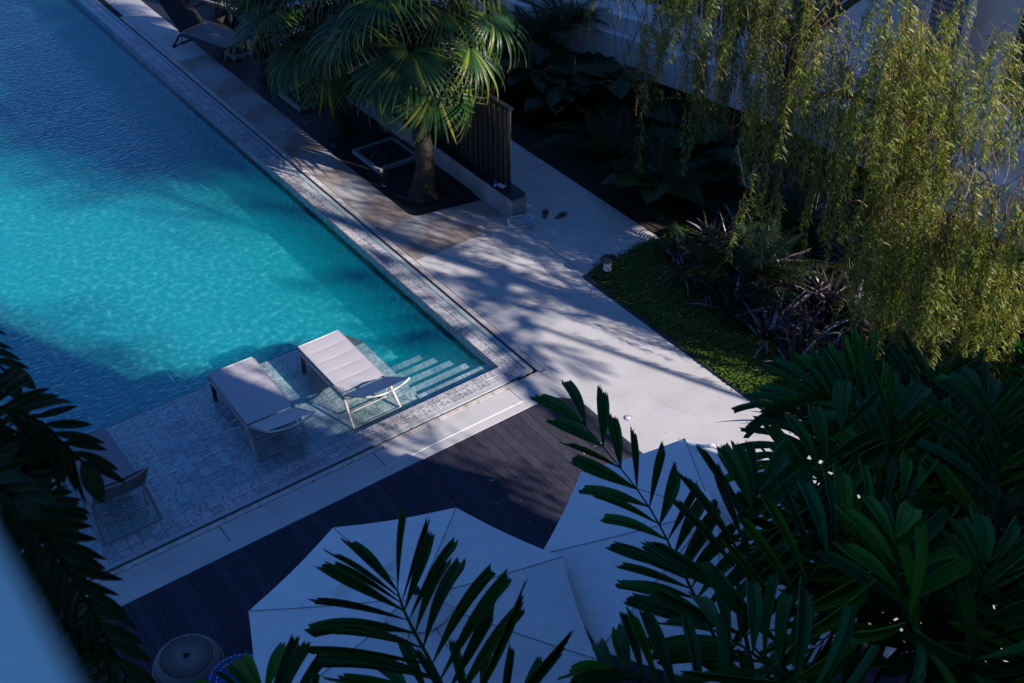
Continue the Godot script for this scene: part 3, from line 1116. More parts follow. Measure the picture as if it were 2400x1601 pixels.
func build_umbrellas() -> void:
	var u1 := make_umbrella("large grey-white umbrella in front, strap lying loose on its top", Vector3(-4.741, 0, 4.478), 1.60, deg_to_rad(-134.0), 2.2, 2.71)
	var u2 := make_umbrella("grey-white umbrella tucked under its neighbour's edge, right side sunlit", Vector3(-1.83, 0, 5.154), 1.635, deg_to_rad(169.9), 2.0, 2.57)
	# closing straps on the canopies
	for s in [[u1, Vector3(-5.205 + 4.741, 0, 3.755 - 4.478), Vector3(0.62, 0, 0.12)], [u2, Vector3(-1.02 + 1.83, 0, 4.08 - 5.154), Vector3(0.30, 0, 0.10)]]:
		var rows := []
		var p0: Vector3 = s[1]
		var d: Vector3 = s[2]
		var w := Vector3(-d.z, 0, d.x).normalized() * 0.022
		for i in 9:
			var v := i / 8.0
			var p := p0 + d * v + Vector3(0, 0, 0.10 * sin(PI * v) * (1.0 if s[0] == u1 else -0.4))
			var rr := Vector2(p.x, p.z).length()
			var R: float = 1.60 if s[0] == u1 else 1.635
			var ya: float = 2.71 if s[0] == u1 else 2.57
			var yh: float = 2.2 if s[0] == u1 else 2.0
			p.y = lerpf(ya, yh, rr / (R * 0.955)) + 0.012 + 0.035 * absf(sin(v * 7.0))
			rows.append([p - w + Vector3(0, 0.02 * sin(v * 9.0), 0), p + w])
		var st := nst()
		sheet(st, rows)
		obj("strap", st, M["umbrella_canvas"], s[0])

# ---------------------------------------------------------------- small things
func build_small_things() -> void:
	# slippers
	for k in 2:
		var t := thing("slipper", ["grey slide slipper nearer the low wall end", "grey slide slipper farther out on the path"][k], "slipper", [Vector3(2.62, 0.0, -3.20), Vector3(2.80, 0.0, -3.00)][k], [-0.72, -1.45][k], "pair of grey slippers on the path")
		var st := nst()
		var o := []
		for i in 24:
			var a := TAU * i / 24.0
			var z := -cos(a) * 0.14
			var w := 0.046 + 0.010 * cos(a - 0.0) 
			o.append(Vector2(sin(a) * w + 0.006 * cos(a), z))
		slab(st, o, 0.0, 0.024)
		obj("sole", st, M["rubber_grey"], t)
		var rows := []
		for i in 6:
			var row := []
			for j in 9:
				var a := PI * j / 8.0
				var v := i / 5.0
				row.append(Vector3(cos(a) * 0.056, 0.015 + sin(a) * (0.050 - 0.012 * v), lerpf(0.0, -0.10, v)))
			rows.append(row)
		st = nst()
		sheet(st, rows)
		obj("strap", st, M["rubber_grey"], t)
	# leaf skimmer net lying by the wall end
	var nt := thing("skimmer_net", "pale plastic pool skimmer net lying at the wall's end", "net", Vector3(2.12, 0.0, -3.20), -0.30)
	var ring := []
	for i in 33:
		var a := TAU * i / 32.0
		var x := signf(cos(a)) * pow(absf(cos(a)), 0.55) * 0.22
		var z := signf(sin(a)) * pow(absf(sin(a)), 0.55) * 0.13
		ring.append(Vector3(x, 0.035 + (0.05 if z < -0.05 else 0.0), z))
	var st3 := nst()
	tube(st3, ring, 0.012, 0.012, 6)
	for i in 22:
		box(st3, Vector3(-0.19 + i * 0.018, 0.028, 0.135), Vector3(0.006, 0.05, 0.012))
	obj("rim", st3, M["net_frame"], nt)
	st3 = nst()
	var rows3 := []
	for i in 11:
		var row := []
		for j in 15:
			var u := j / 14.0 * 2 - 1
			var v := i / 10.0 * 2 - 1
			var d := maxf(absf(u), absf(v))
			row.append(Vector3(u * 0.21, 0.012 + 0.06 * pow(d, 3.0) + 0.025 * sin(u * 6 + v * 3) * (1 - d), v * 0.12))
		rows3.append(row)
	sheet(st3, rows3)
	obj("netting", st3, M["net_mesh"], nt)
	st3 = nst()
	tube(st3, [Vector3(0.06, 0.02, 0.135), Vector3(0.10, 0.02, 0.24)], 0.015, 0.013, 8)
	obj("handle_socket", st3, M["planter_rim"], nt)
	# paper and bottle on the wall cap
	var st := nst()
	var rp := []
	for i in 6:
		var row := []
		for j in 6:
			row.append(Vector3((j / 5.0 - 0.5) * 0.10, 0.007 + 0.016 * absf(sin(i * 1.7 + j * 0.9)), (i / 5.0 - 0.5) * 0.17))
		rp.append(row)
	sheet(st, rp)
	tag(obj("paper_napkin", st, M["paper"], self, Transform3D(Basis(Vector3.UP, 0.25), Vector3(2.16, 0.413, -3.83))), "crumpled white paper napkin on the black wall cap", "napkin")
	var bt := thing("lotion_bottle", "small blue lotion bottle lying on the black wall cap", "bottle", Vector3(2.17, 0.44, -4.0), 0.5)
	bt.rotation = Vector3(0, 0.9, PI / 2)
	st = nst()
	lathe(st, [Vector2(0.0, 0.0), Vector2(0.024, 0.0), Vector2(0.027, 0.01), Vector2(0.027, 0.11), Vector2(0.015, 0.13), Vector2(0.0, 0.13)], 14)
	obj("body", st, M["bottle_blue"], bt)
	st = nst()
	lathe(st, [Vector2(0.0, 0.175), Vector2(0.014, 0.175), Vector2(0.014, 0.13), Vector2(0.0, 0.13)], 12)
	obj("cap", st, M["paper"], bt)
	# bollard lamp in the ground cover
	var bl := thing("bollard_lamp", "short black garden lamp with ribbed glass at the bed corner", "lamp", Vector3(2.30, -0.1, -1.19))
	st = nst()
	lathe(st, [Vector2(0.0, 0.21), Vector2(0.075, 0.21), Vector2(0.08, 0.19), Vector2(0.06, 0.0)], 20)
	obj("post", st, M["lamp_black"], bl)
	st = nst()
	var pf := []
	for i in 12:
		pf.append(Vector2(0.066 - 0.012 * (i % 2), 0.40 - i * 0.016))
	lathe(st, pf, 20)
	obj("ribbed_glass", st, M["lamp_glass"], bl)
	st = nst()
	lathe(st, [Vector2(0.0, 0.462), Vector2(0.07, 0.458), Vector2(0.118, 0.440), Vector2(0.124, 0.425), Vector2(0.115, 0.412), Vector2(0.0, 0.405)], 28)
	obj("cap", st, M["lamp_black"], bl)
	# recessed ground lights
	var spots := [[Vector3(0.965, -0.012, -5.65), "round ground light in the black bed beside the nearest fan palm"], [Vector3(0.98, -0.012, -8.47), "round ground light in the black bed beyond the first planter"], [Vector3(0.955, -0.012, -7.42), "dim round ground light in the black bed near the first planter's far corner"], [Vector3(0.39, 0.0, 1.56), "round glass ground light set in the sunlit concrete"]]
	for s in spots:
		var gl := thing("ground_light", s[1], "light", s[0], 0, "recessed ground lights")
		st = nst()
		lathe(st, [Vector2(0.045, 0.012), Vector2(0.048, 0.014), Vector2(0.053, 0.012), Vector2(0.056, 0.0)], 24)
		obj("ring", st, M["planter_rim"], gl)
		st = nst()
		lathe(st, [Vector2(0.0, 0.016), Vector2(0.03, 0.013), Vector2(0.046, 0.008)], 20)
		obj("lens", st, M["lamp_glass"] if s[0].x < 0.5 else M["lamp_black"], gl)
	# wicker pouf
	var pf2 := thing("wicker_pouf", "round dark wicker pouf on the deck at the bottom left", "stool", Vector3(-6.17, 0, 1.97))
	st = nst()
	lathe(st, [Vector2(0.0, 0.36), Vector2(0.30, 0.345), Vector2(0.36, 0.28), Vector2(0.375, 0.18), Vector2(0.34, 0.06), Vector2(0.26, 0.0)], 36)
	obj("core", st, M["gap_dark"], pf2)
	st = nst()
	for k in 64:
		var a := TAU * k / 64.0
		var d := Vector3(cos(a), 0, sin(a))
		tube(st, [d * 0.05 + Vector3(0, 0.366, 0), d * 0.18 + Vector3(0, 0.372, 0), d * 0.27 + Vector3(0, 0.362, 0)], 0.0055, 0.0075, 5)
	obj("top_spoke", st, M["wicker"], pf2)
	st = nst()
	for r in [0.04, 0.052, 0.075, 0.085]:
		var rg := []
		for i in 33: rg.append(Vector3(cos(TAU * i / 32.0) * r, 0.373, sin(TAU * i / 32.0) * r))
		tube(st, rg, 0.006, 0.006, 5)
	obj("top_ring", st, M["wicker"], pf2)
	st = nst()
	for k in 22:
		var rg := []
		var v := k / 21.0
		for i in 97:
			var a := TAU * i / 96.0
			var rr := lerpf(0.285, 0.375, sin(minf(1.0, v * 1.9) * PI / 2)) - 0.09 * maxf(0.0, v - 0.55) * 2.0 + 0.007 * sin(a * 48 + k * PI)
			rg.append(Vector3(cos(a) * rr, 0.355 - 0.34 * pow(v, 1.15), sin(a) * rr))
		tube(st, rg, 0.0085, 0.0085, 5)
	obj("side_weave", st, M["wicker"], pf2)
	# blue woven stool with stitched rings
	var bs := thing("blue_stool", "blue woven stool with white stitched rings beside the pouf", "stool", Vector3(-5.86, 0, 2.62))
	st = nst()
	lathe(st, [Vector2(0.0, 0.435), Vector2(0.30, 0.435), Vector2(0.335, 0.42), Vector2(0.34, 0.36), Vector2(0.30, 0.02), Vector2(0.28, 0.0)], 40)
	obj("body", st, M["blue_weave"], bs)
	st = nst()
	for k in 16:
		var rg := []
		for i in 49: rg.append(Vector3(cos(TAU * i / 48.0) * (0.06 + 0.0165 * k), 0.436, sin(TAU * i / 48.0) * (0.06 + 0.0165 * k)))
		tube(st, rg, 0.006, 0.006, 4)
	obj("weave_ring", st, M["blue_weave"], bs)
	st = nst()
	for r in [0.30, 0.235]:
		var n := int(r * 135)
		for i in n:
			var a := TAU * i / n
			box(st, Vector3(0, 0.4425, r), Vector3(0.024, 0.005, 0.008), 0.002, Transform3D(Basis(Vector3.UP, a), Vector3.ZERO))
	obj("stitching", st, M["white_thread"], bs)

# ---------------------------------------------------------------- fan palms
func fan_leaf(sd: int) -> ArrayMesh:
	var r := RandomNumberGenerator.new()
	r.seed = sd
	var st := nst()
	var N := 40
	var spread := deg_to_rad(r.randf_range(250, 290))
	var R := r.randf_range(1.16, 1.36)
	var droop := r.randf_range(0.18, 0.42)
	var split := 0.40
	for k in N:
		var f := (k + 0.5) / N * 2.0 - 1.0
		var phi := f * spread / 2
		var dphi := spread / N
		var L := R * (0.80 + 0.20 * cos(phi)) * r.randf_range(0.93, 1.04)
		var w0 := R * split * dphi * 0.5
		var yellow := r.randf() < 0.14
		var tint := r.randf_range(0.75, 1.25)
		var base := Color(0.016, 0.052, 0.015) * tint
		if yellow: base = Color(0.13, 0.16, 0.02) * tint
		var extra := r.randf_range(0.6, 1.3)
		var rows := []
		var cols := []
		for i in 10:
			var v := i / 9.0
			var rr := L * v
			var w := rr * dphi * 0.5
			if v > split: w = w0 * (1.0 - pow((v - split) / (1.0 - split), 1.6) * 0.93)
			var c := Vector3(sin(phi), 0, cos(phi))
			var s := Vector3(cos(phi), 0, -sin(phi))
			var y := -droop * R * pow(v, 2.2) * extra * (0.7 + 0.3 * v) - 0.20 * R * pow(absf(f), 2.0) * v + 0.10 * R * sin(v * PI * 0.8)
			var shrink := 1.0 - 0.16 * pow(v, 3.0) * extra
			var m := c * rr * shrink + Vector3(0, y, 0)
			var fold := w * 0.55
			rows.append([m - s * w - Vector3(0, fold, 0), m, m + s * w - Vector3(0, fold, 0)])
			var cc := base
			if v > 0.84: cc = base.lerp(Color(0.26, 0.20, 0.08), (v - 0.84) / 0.16 * 0.9)
			cc.a = 1.0
			cols.append([cc * Color(0.85, 0.85, 0.85), cc, cc * Color(0.85, 0.85, 0.85)])
		sheet(st, rows, cols)
	return st.commit()

func build_fan_palms() -> void:
	var leaves := []
	for k in 6: leaves.append(fan_leaf(500 + k))
	var st := nst()
	var bend := deg_to_rad(38)
	var pd := Vector3(0, sin(bend), cos(bend))
	tube(st, catmull([Vector3.ZERO, -pd * 0.5 + Vector3(0, 0.03, 0), -pd * 1.2], 8), 0.011, 0.022, 6, null, 0.7)
	var petiole := st.commit()
	var spots := [[Vector3(1.36, -0.02, -5.02), 3.4, "fan palm nearest the low wall end, its trunk base visible in the black bed"], [Vector3(1.30, -0.02, -7.85), 2.55, "second fan palm, beyond the nearest gravel planter"], [Vector3(1.32, -0.02, -10.7), 2.7, "third fan palm, hanging over the dark lounger's foot"], [Vector3(1.9, -0.02, -13.9), 3.7, "farthest fan palm at the top edge behind the dark lounger"]]
	var q := 0
	for s in spots:
		var t := thing("fan_palm", s[2], "palm tree", s[0], 0, "fan palms along the pool")
		var H: float = s[1]
		st = nst()
		var pts := []
		for i in 12: pts.append(Vector3(0.05 * sin(i * 0.7 + q), H * i / 11.0, 0.05 * cos(i * 0.5 + q)))
		tube(st, pts, 0.17, 0.12, 14)
		lathe(st, [Vector2(0.12, 0.5), Vector2(0.2, 0.16), Vector2(0.27, 0.03), Vector2(0.30, 0.0)], 16)
		obj("trunk", st, M["palm_trunk"], t)
		# fibre sheath under the crown
		st = nst()
		for k in 26:
			var a := k * 2.4
			var y := H - 0.9 + 0.035 * k
			var d := Vector3(cos(a), 0, sin(a))
			tube(st, [d * 0.10 + Vector3(0, y - 0.25, 0), d * 0.17 + Vector3(0, y, 0), d * 0.26 + Vector3(0, y + 0.16, 0)], 0.04, 0.02, 5, null, 0.5)
		obj("leaf_sheath", st, M["palm_trunk"], t)
		var n := 32
		for k in n:
			var az := k * 2.39996 + q * 1.3
			var el := deg_to_rad(lerpf(-62.0, 66.0, float(k) / (n - 1)) + rng.randf_range(-7, 7))
			var p := Vector3(cos(az) * cos(el), sin(el), sin(az) * cos(el))
			var out := Vector3(cos(az), 0, sin(az))
			var side := Vector3.UP.cross(out).normalized()
			var zax := p.rotated(side, bend).normalized()
			if zax.dot(out) < -0.25: zax = (Vector3.DOWN + out * -0.2).normalized()
			var xax := side.rotated(zax, rng.randf_range(-0.25, 0.25))
			var yax := zax.cross(xax).normalized()
			var hub := Vector3(0, H - 0.1 + 0.1 * sin(el), 0) + p * rng.randf_range(0.95, 1.2) * (1.0 if q < 2 else 0.75)
			var sc: float = rng.randf_range(0.85, 1.06) * [1.0, 0.95, 0.72, 0.72][q]
			var lf := put("leaf", leaves[rng.randi() % 6], M["fan_leaf"], t, Transform3D(Basis(xax, yax, zax).scaled(Vector3.ONE * sc), hub))
			put("petiole", petiole, M["stem_green"], lf)
		q += 1

# ---------------------------------------------------------------- willow
func willow_strand(sd: int, bare := false) -> ArrayMesh:
	var r := RandomNumberGenerator.new()
	r.seed = sd
	var st := nst()
	var L := 2.0
	var pts := []
	var bx := r.randf_range(0.05, 0.35)
	var sway := r.randf_range(-0.14, 0.14)
	for i in 14:
		var v := i / 13.0
		pts.append(Vector3(bx * (1.0 - exp(-v * 5.0)) + sway * v * v + 0.012 * sin(v * 17 + sd), -L * v + 0.12 * sin(minf(v * 6.0, PI)) * (1.0 if bare else 0.6), 0.03 * sin(v * 9 + sd * 2)))
	tube(st, pts, 0.0045, 0.0018, 4, Color(0.20, 0.13, 0.06))
	if bare: 
		return st.commit()
	var n := 150
	var first := r.randf_range(0.05, 0.35)
	for k in n:
		var v := lerpf(first, 1.0, float(k) / n) + r.randf_range(-0.008, 0.008)
		if r.randf() < 0.12 + 0.25 * maxf(0.0, sin(v * 11 + sd)): continue
		var f := clampf(v, 0.0, 1.0) * 13.0
		var i := mini(int(f), 12)
		var p: Vector3 = (pts[i] as Vector3).lerp(pts[i + 1], f - i)
		if r.randf() < 0.45:
			p += Vector3(r.randf_range(-0.05, 0.05), r.randf_range(-0.06, 0.02), r.randf_range(-0.05, 0.05))
		var az := r.randf() * TAU
		var out := Vector3(cos(az), 0, sin(az))
		var tilt := r.randf_range(0.25, 0.85)
		var d := (out * sin(tilt) + Vector3.DOWN * cos(tilt)).normalized()
		var len := r.randf_range(0.085, 0.16)
		var w := len * r.randf_range(0.042, 0.065)
		var sd2 := d.cross(Vector3(cos(az + 1.2), 0.4, sin(az + 1.2))).normalized() * w
		var p1 := p + d * len * 0.45 + Vector3(0, 0.004, 0)
		var p2 := p + d * len - Vector3(0, len * 0.10, 0)
		var t := r.randf()
		var c := Color(0.23, 0.26, 0.055).lerp(Color(0.44, 0.43, 0.17), t * t)
		if r.randf() < 0.25: c = Color(0.09, 0.14, 0.045)
		if r.randf() < 0.08: c = Color(0.24, 0.20, 0.06)
		var nn := sd2.cross(d).normalized()
		for tr in [[p, p1 - sd2, p1 + sd2], [p1 - sd2, p2, p1 + sd2]]:
			for x in tr:
				st.set_color(c)
				st.set_normal(nn)
				st.set_uv(Vector2.ZERO)
				st.add_vertex(x)
	return st.commit()

func scatter(called: String, mesh: Mesh, xfs: Array, m: Material, parent: Node3D) -> MultiMeshInstance3D:
	var mm := MultiMesh.new()
	mm.transform_format = MultiMesh.TRANSFORM_3D
	mm.mesh = mesh
	mm.instance_count = xfs.size()
	for i in xfs.size(): mm.set_instance_transform(i, xfs[i])
	var mi := MultiMeshInstance3D.new()
	mi.name = called
	mi.multimesh = mm
	mi.material_override = m
	mi.set_meta("kind", "stuff")
	parent.add_child(mi, true)
	return mi

func build_willow() -> void:
	var base := Vector3(6.05, -0.1, -1.35)
	var t := thing("willow_tree", "weeping willow with yellow-green hanging strands before the white building", "tree", base)
	var st := nst()
	tube(st, catmull([Vector3(0, 0, 0), Vector3(0.05, 1.2, 0.1), Vector3(0.0, 2.6, 0.05), Vector3(-0.1, 4.2, 0.3), Vector3(-0.2, 5.6, 0.6)], 18), 0.15, 0.07, 12)
	obj("trunk", st, M["bark"], t)
	var limbs := [
		[Vector3(0, 2.0, 0.05), Vector3(0.2, 3.4, -0.8), Vector3(0.0, 4.9, -1.8), Vector3(-0.6, 5.4, -3.0)],
		[Vector3(0, 2.6, 0.05), Vector3(-0.4, 3.9, 0.9), Vector3(-0.7, 4.8, 2.0), Vector3(-1.0, 5.2, 3.4)],
		[Vector3(0, 2.9, 0.05), Vector3(0.3, 4.2, 1.2), Vector3(0.5, 5.0, 2.6), Vector3(0.3, 5.2, 4.6)],
		[Vector3(-0.1, 3.8, 0.2), Vector3(-1.0, 4.8, 0.2), Vector3(-1.8, 5.1, 0.4), Vector3(-2.3, 4.8, 0.7)],
		[Vector3(-0.1, 4.2, 0.3), Vector3(-0.9, 5.2, -0.7), Vector3(-1.5, 5.4, -1.8)],
		[Vector3(0.0, 1.9, 0.1), Vector3(0.1, 2.4, 0.9), Vector3(-0.2, 2.75, 1.9), Vector3(-0.5, 3.0, 3.0)],
		[Vector3(0.0, 2.9, 0.1), Vector3(-0.6, 3.5, -0.5), Vector3(-1.2, 3.7, -1.3)]]
	for l in limbs:
		st = nst()
		tube(st, catmull(l, 14), 0.07, 0.018, 8)
		obj("limb", st, M["bark"], t)
	# hanging strands, in six shapes
	var sets := [[], [], [], [], [], []]
	var bare := [[], [], []]
	var r := RandomNumberGenerator.new()
	r.seed = 41
	var add := func(p: Vector3, s: float, k := -1) -> void:
		var kk := k if k >= 0 else r.randi() % 6
		sets[kk].append(Transform3D(Basis(Vector3.UP, r.randf() * TAU).scaled(Vector3(r.randf_range(0.8, 1.5), s, r.randf_range(0.8, 1.5))), p - base))
	# full crown on the right: bunches of strands hanging from the branch ends
	for c in 84:
		var z := r.randf_range(-0.4, 4.3)
		var x := 4.75 + r.randfn(0, 0.6) - 0.14 * z
		var y := r.randf_range(2.3, 5.4)
		var s := r.randf_range(0.6, 1.1)
		if z < 1.3 and c % 4: continue
		if z > 2.6 and c % 2: continue
		for i in r.randi_range(5, 11):
			var yy := y + r.randf_range(-0.35, 0.35)
			var ss := s * r.randf_range(0.6, 1.15)
			if yy - 2.0 * ss < 0.45: ss = (yy - 0.45) / 2.0
			add.call(Vector3(x + r.randfn(0, 0.13), yy, z + r.randfn(0, 0.13)), ss)
	for c in 13:
		var z := r.randf_range(3.0, 4.7)
		var x := r.randf_range(3.6, 4.4)
		for i in r.randi_range(5, 9):
			var yy := r.randf_range(1.9, 3.6)
			var ss := r.randf_range(0.5, 0.95)
			if yy - 2.0 * ss < 0.3: ss = (yy - 0.3) / 2.0
			add.call(Vector3(x + r.randfn(0, 0.13), yy, z + r.randfn(0, 0.13)), ss)
	# thinner curtain on the left
	for c in 30:
		var z := r.randf_range(-3.9, -0.5)
		var x := 5.1 + r.randfn(0, 0.55)
		var y := r.randf_range(2.9, 5.2)
		var s := r.randf_range(0.5, 1.0)
		for i in r.randi_range(4, 9):
			var yy := y + r.randf_range(-0.3, 0.3)
			var ss := s * r.randf_range(0.6, 1.2)
			if yy - 2.0 * ss < 1.2: ss = (yy - 1.2) / 2.0
			add.call(Vector3(x + r.randfn(0, 0.13), yy, z + r.randfn(0, 0.13)), ss)
	# single long strands seen against the dark bed and the path
	for q in [[Vector3(4.15, 3.0, -2.15), 1.15], [Vector3(4.3, 3.2, -2.0), 1.0], [Vector3(3.75, 2.6, 0.95), 1.0], [Vector3(4.05, 3.1, 1.75), 1.1], [Vector3(4.2, 3.2, 2.2), 1.15], [Vector3(4.1, 3.0, 2.45), 1.1], [Vector3(4.3, 3.2, 1.2), 1.0], [Vector3(4.6, 3.3, -0.6), 0.95], [Vector3(4.2, 2.9, 2.9), 1.0]]:
		add.call(q[0], q[1], 0)
		add.call(q[0] + Vector3(0.05, 0.3, 0.04), q[1] * 1.05, 3)
	for i in 90:
		bare[i % 3].append(Transform3D(Basis(Vector3.UP, r.randf() * TAU).scaled(Vector3(r.randf_range(1.0, 3.2), r.randf_range(0.5, 1.25), r.randf_range(1.0, 2.5))), Vector3(4.8 + r.randfn(0, 0.5), r.randf_range(3.0, 4.6), r.randf_range(-5.0, 4.2)) - base))
	for k in 6: scatter("hanging_strand", willow_strand(900 + k), sets[k], M["willow_leaf"], t)
	for k in 3: scatter("bare_twig", willow_strand(950 + k, true), bare[k], M["twig"], t)
	# arching reddish branchlets
	st = nst()
	for i in 60:
		var p := Vector3(4.6 + r.randfn(0, 0.5), r.randf_range(2.2, 4.4), r.randf_range(-2.5, 4.0)) - base
		var a := r.randf() * TAU
		var d := Vector3(cos(a), 0, sin(a)) * r.randf_range(0.3, 0.8)
		tube(st, catmull([p, p + d * 0.4 + Vector3(0, 0.16, 0), p + d * 0.8 + Vector3(0, 0.10, 0), p + d * 1.05 + Vector3(0, -0.35, 0), p + d * 1.1 + Vector3(0, -0.9, 0)], 12), 0.006, 0.002, 4)
	obj("branchlet", st, M["twig"], t)
	# cut pale support poles at the foot
	var sp := thing("tree_stake", "bare pale wooden stakes tied in a triangle before the willow trunk", "stake", Vector3(5.55, -0.1, -1.25))
	for pr in [[Vector3(-0.55, 0.9, 0.25), Vector3(0.12, 0.35, 0.15)], [Vector3(-0.55, 0.9, 0.25), Vector3(-0.4, 1.4, -0.15)], [Vector3(-0.45, 0.95, 0.2), Vector3(0.0, 1.0, 0.05)], [Vector3(0.12, 0.0, 0.15), Vector3(0.12, 1.0, 0.10)]]:
		st = nst()
		tube(st, [pr[0], pr[1]], 0.022, 0.018, 8)
		obj("stake", st, M["pale_wood"], sp)

# ---------------------------------------------------------------- planting beds on the right
func blade(L: float, W: float, droop: float, sd: int) -> ArrayMesh:
	var r := RandomNumberGenerator.new()
	r.seed = sd
	var rows := []
	var tw := r.randf_range(-0.6, 0.6)
	for i in 9:
		var v := i / 8.0
		var w := W * (1.0 - pow(v, 2.6)) * (0.7 + 0.6 * sin(minf(v * 2.2, 1.57)) ) * 0.5
		var a := tw * v * v
		var c := Vector3(r.randf_range(-0.004, 0.004), -droop * pow(v, 2.4) * L, L * v * (1.0 - 0.25 * droop * v))
		var s := Vector3(cos(a), sin(a), 0) * w
		rows.append([c - s + Vector3(0, w * 0.4, 0), c, c + s + Vector3(0, w * 0.4, 0)])
	var st := nst()
	sheet(st, rows)
	return st.commit()

func fern_frond(sd: int) -> ArrayMesh:
	var r := RandomNumberGenerator.new()
	r.seed = sd
	var st := nst()
	var L := 0.75
	var pts := []
	for i in 10:
		var v := i / 9.0
		pts.append(Vector3(0.03 * sin(v * 3 + sd), 0.12 * sin(v * 2.2) - 0.34 * v * v, L * v))
	tube(st, pts, 0.005, 0.002, 4)
	for k in 26:
		var v := 0.08 + 0.9 * k / 25.0
		var f := v * 9.0
		var i := mini(int(f), 8)
		var p: Vector3 = (pts[i] as Vector3).lerp(pts[i + 1], f - i)
		var w := 0.15 * sin(PI * (0.12 + 0.83 * v)) * r.randf_range(0.9, 1.1)
		for s in [-1, 1]:
			var tip := p + Vector3(s * w, -0.03 - w * 0.25, 0.04)
			var a := p + Vector3(s * w * 0.35, 0.006, -0.006)
			var b := p + Vector3(s * w * 0.35, 0.002, 0.022)
			var fn := Vector3(s * 0.2, 1, 0).normalized()
			tri(st, p, a, b, fn)
			tri(st, a, tip, b, fn)
	return st.commit()

func broad_leaf(sd: int) -> ArrayMesh:
	var r := RandomNumberGenerator.new()
	r.seed = sd
	var rows := []
	for i in 11:
		var v := i / 10.0
		var w := 0.21 * pow(sin(PI * pow(clampf(v * 0.97 + 0.015, 0, 1), 0.8)), 0.75)
		var row := []
		for j in 7:
			var u := j / 6.0 * 2 - 1
			row.append(Vector3(u * w, 0.05 * absf(u) - 0.25 * v * v + 0.012 * sin(v * 22 + absf(u) * 4), 0.62 * v))
		rows.append(row)
	var st := nst()
	sheet(st, rows)
	tube(st, [Vector3(0, -0.5, -0.25), Vector3(0, -0.2, -0.12), Vector3(0, -0.004, 0.0)], 0.012, 0.009, 5)
	return st.commit()

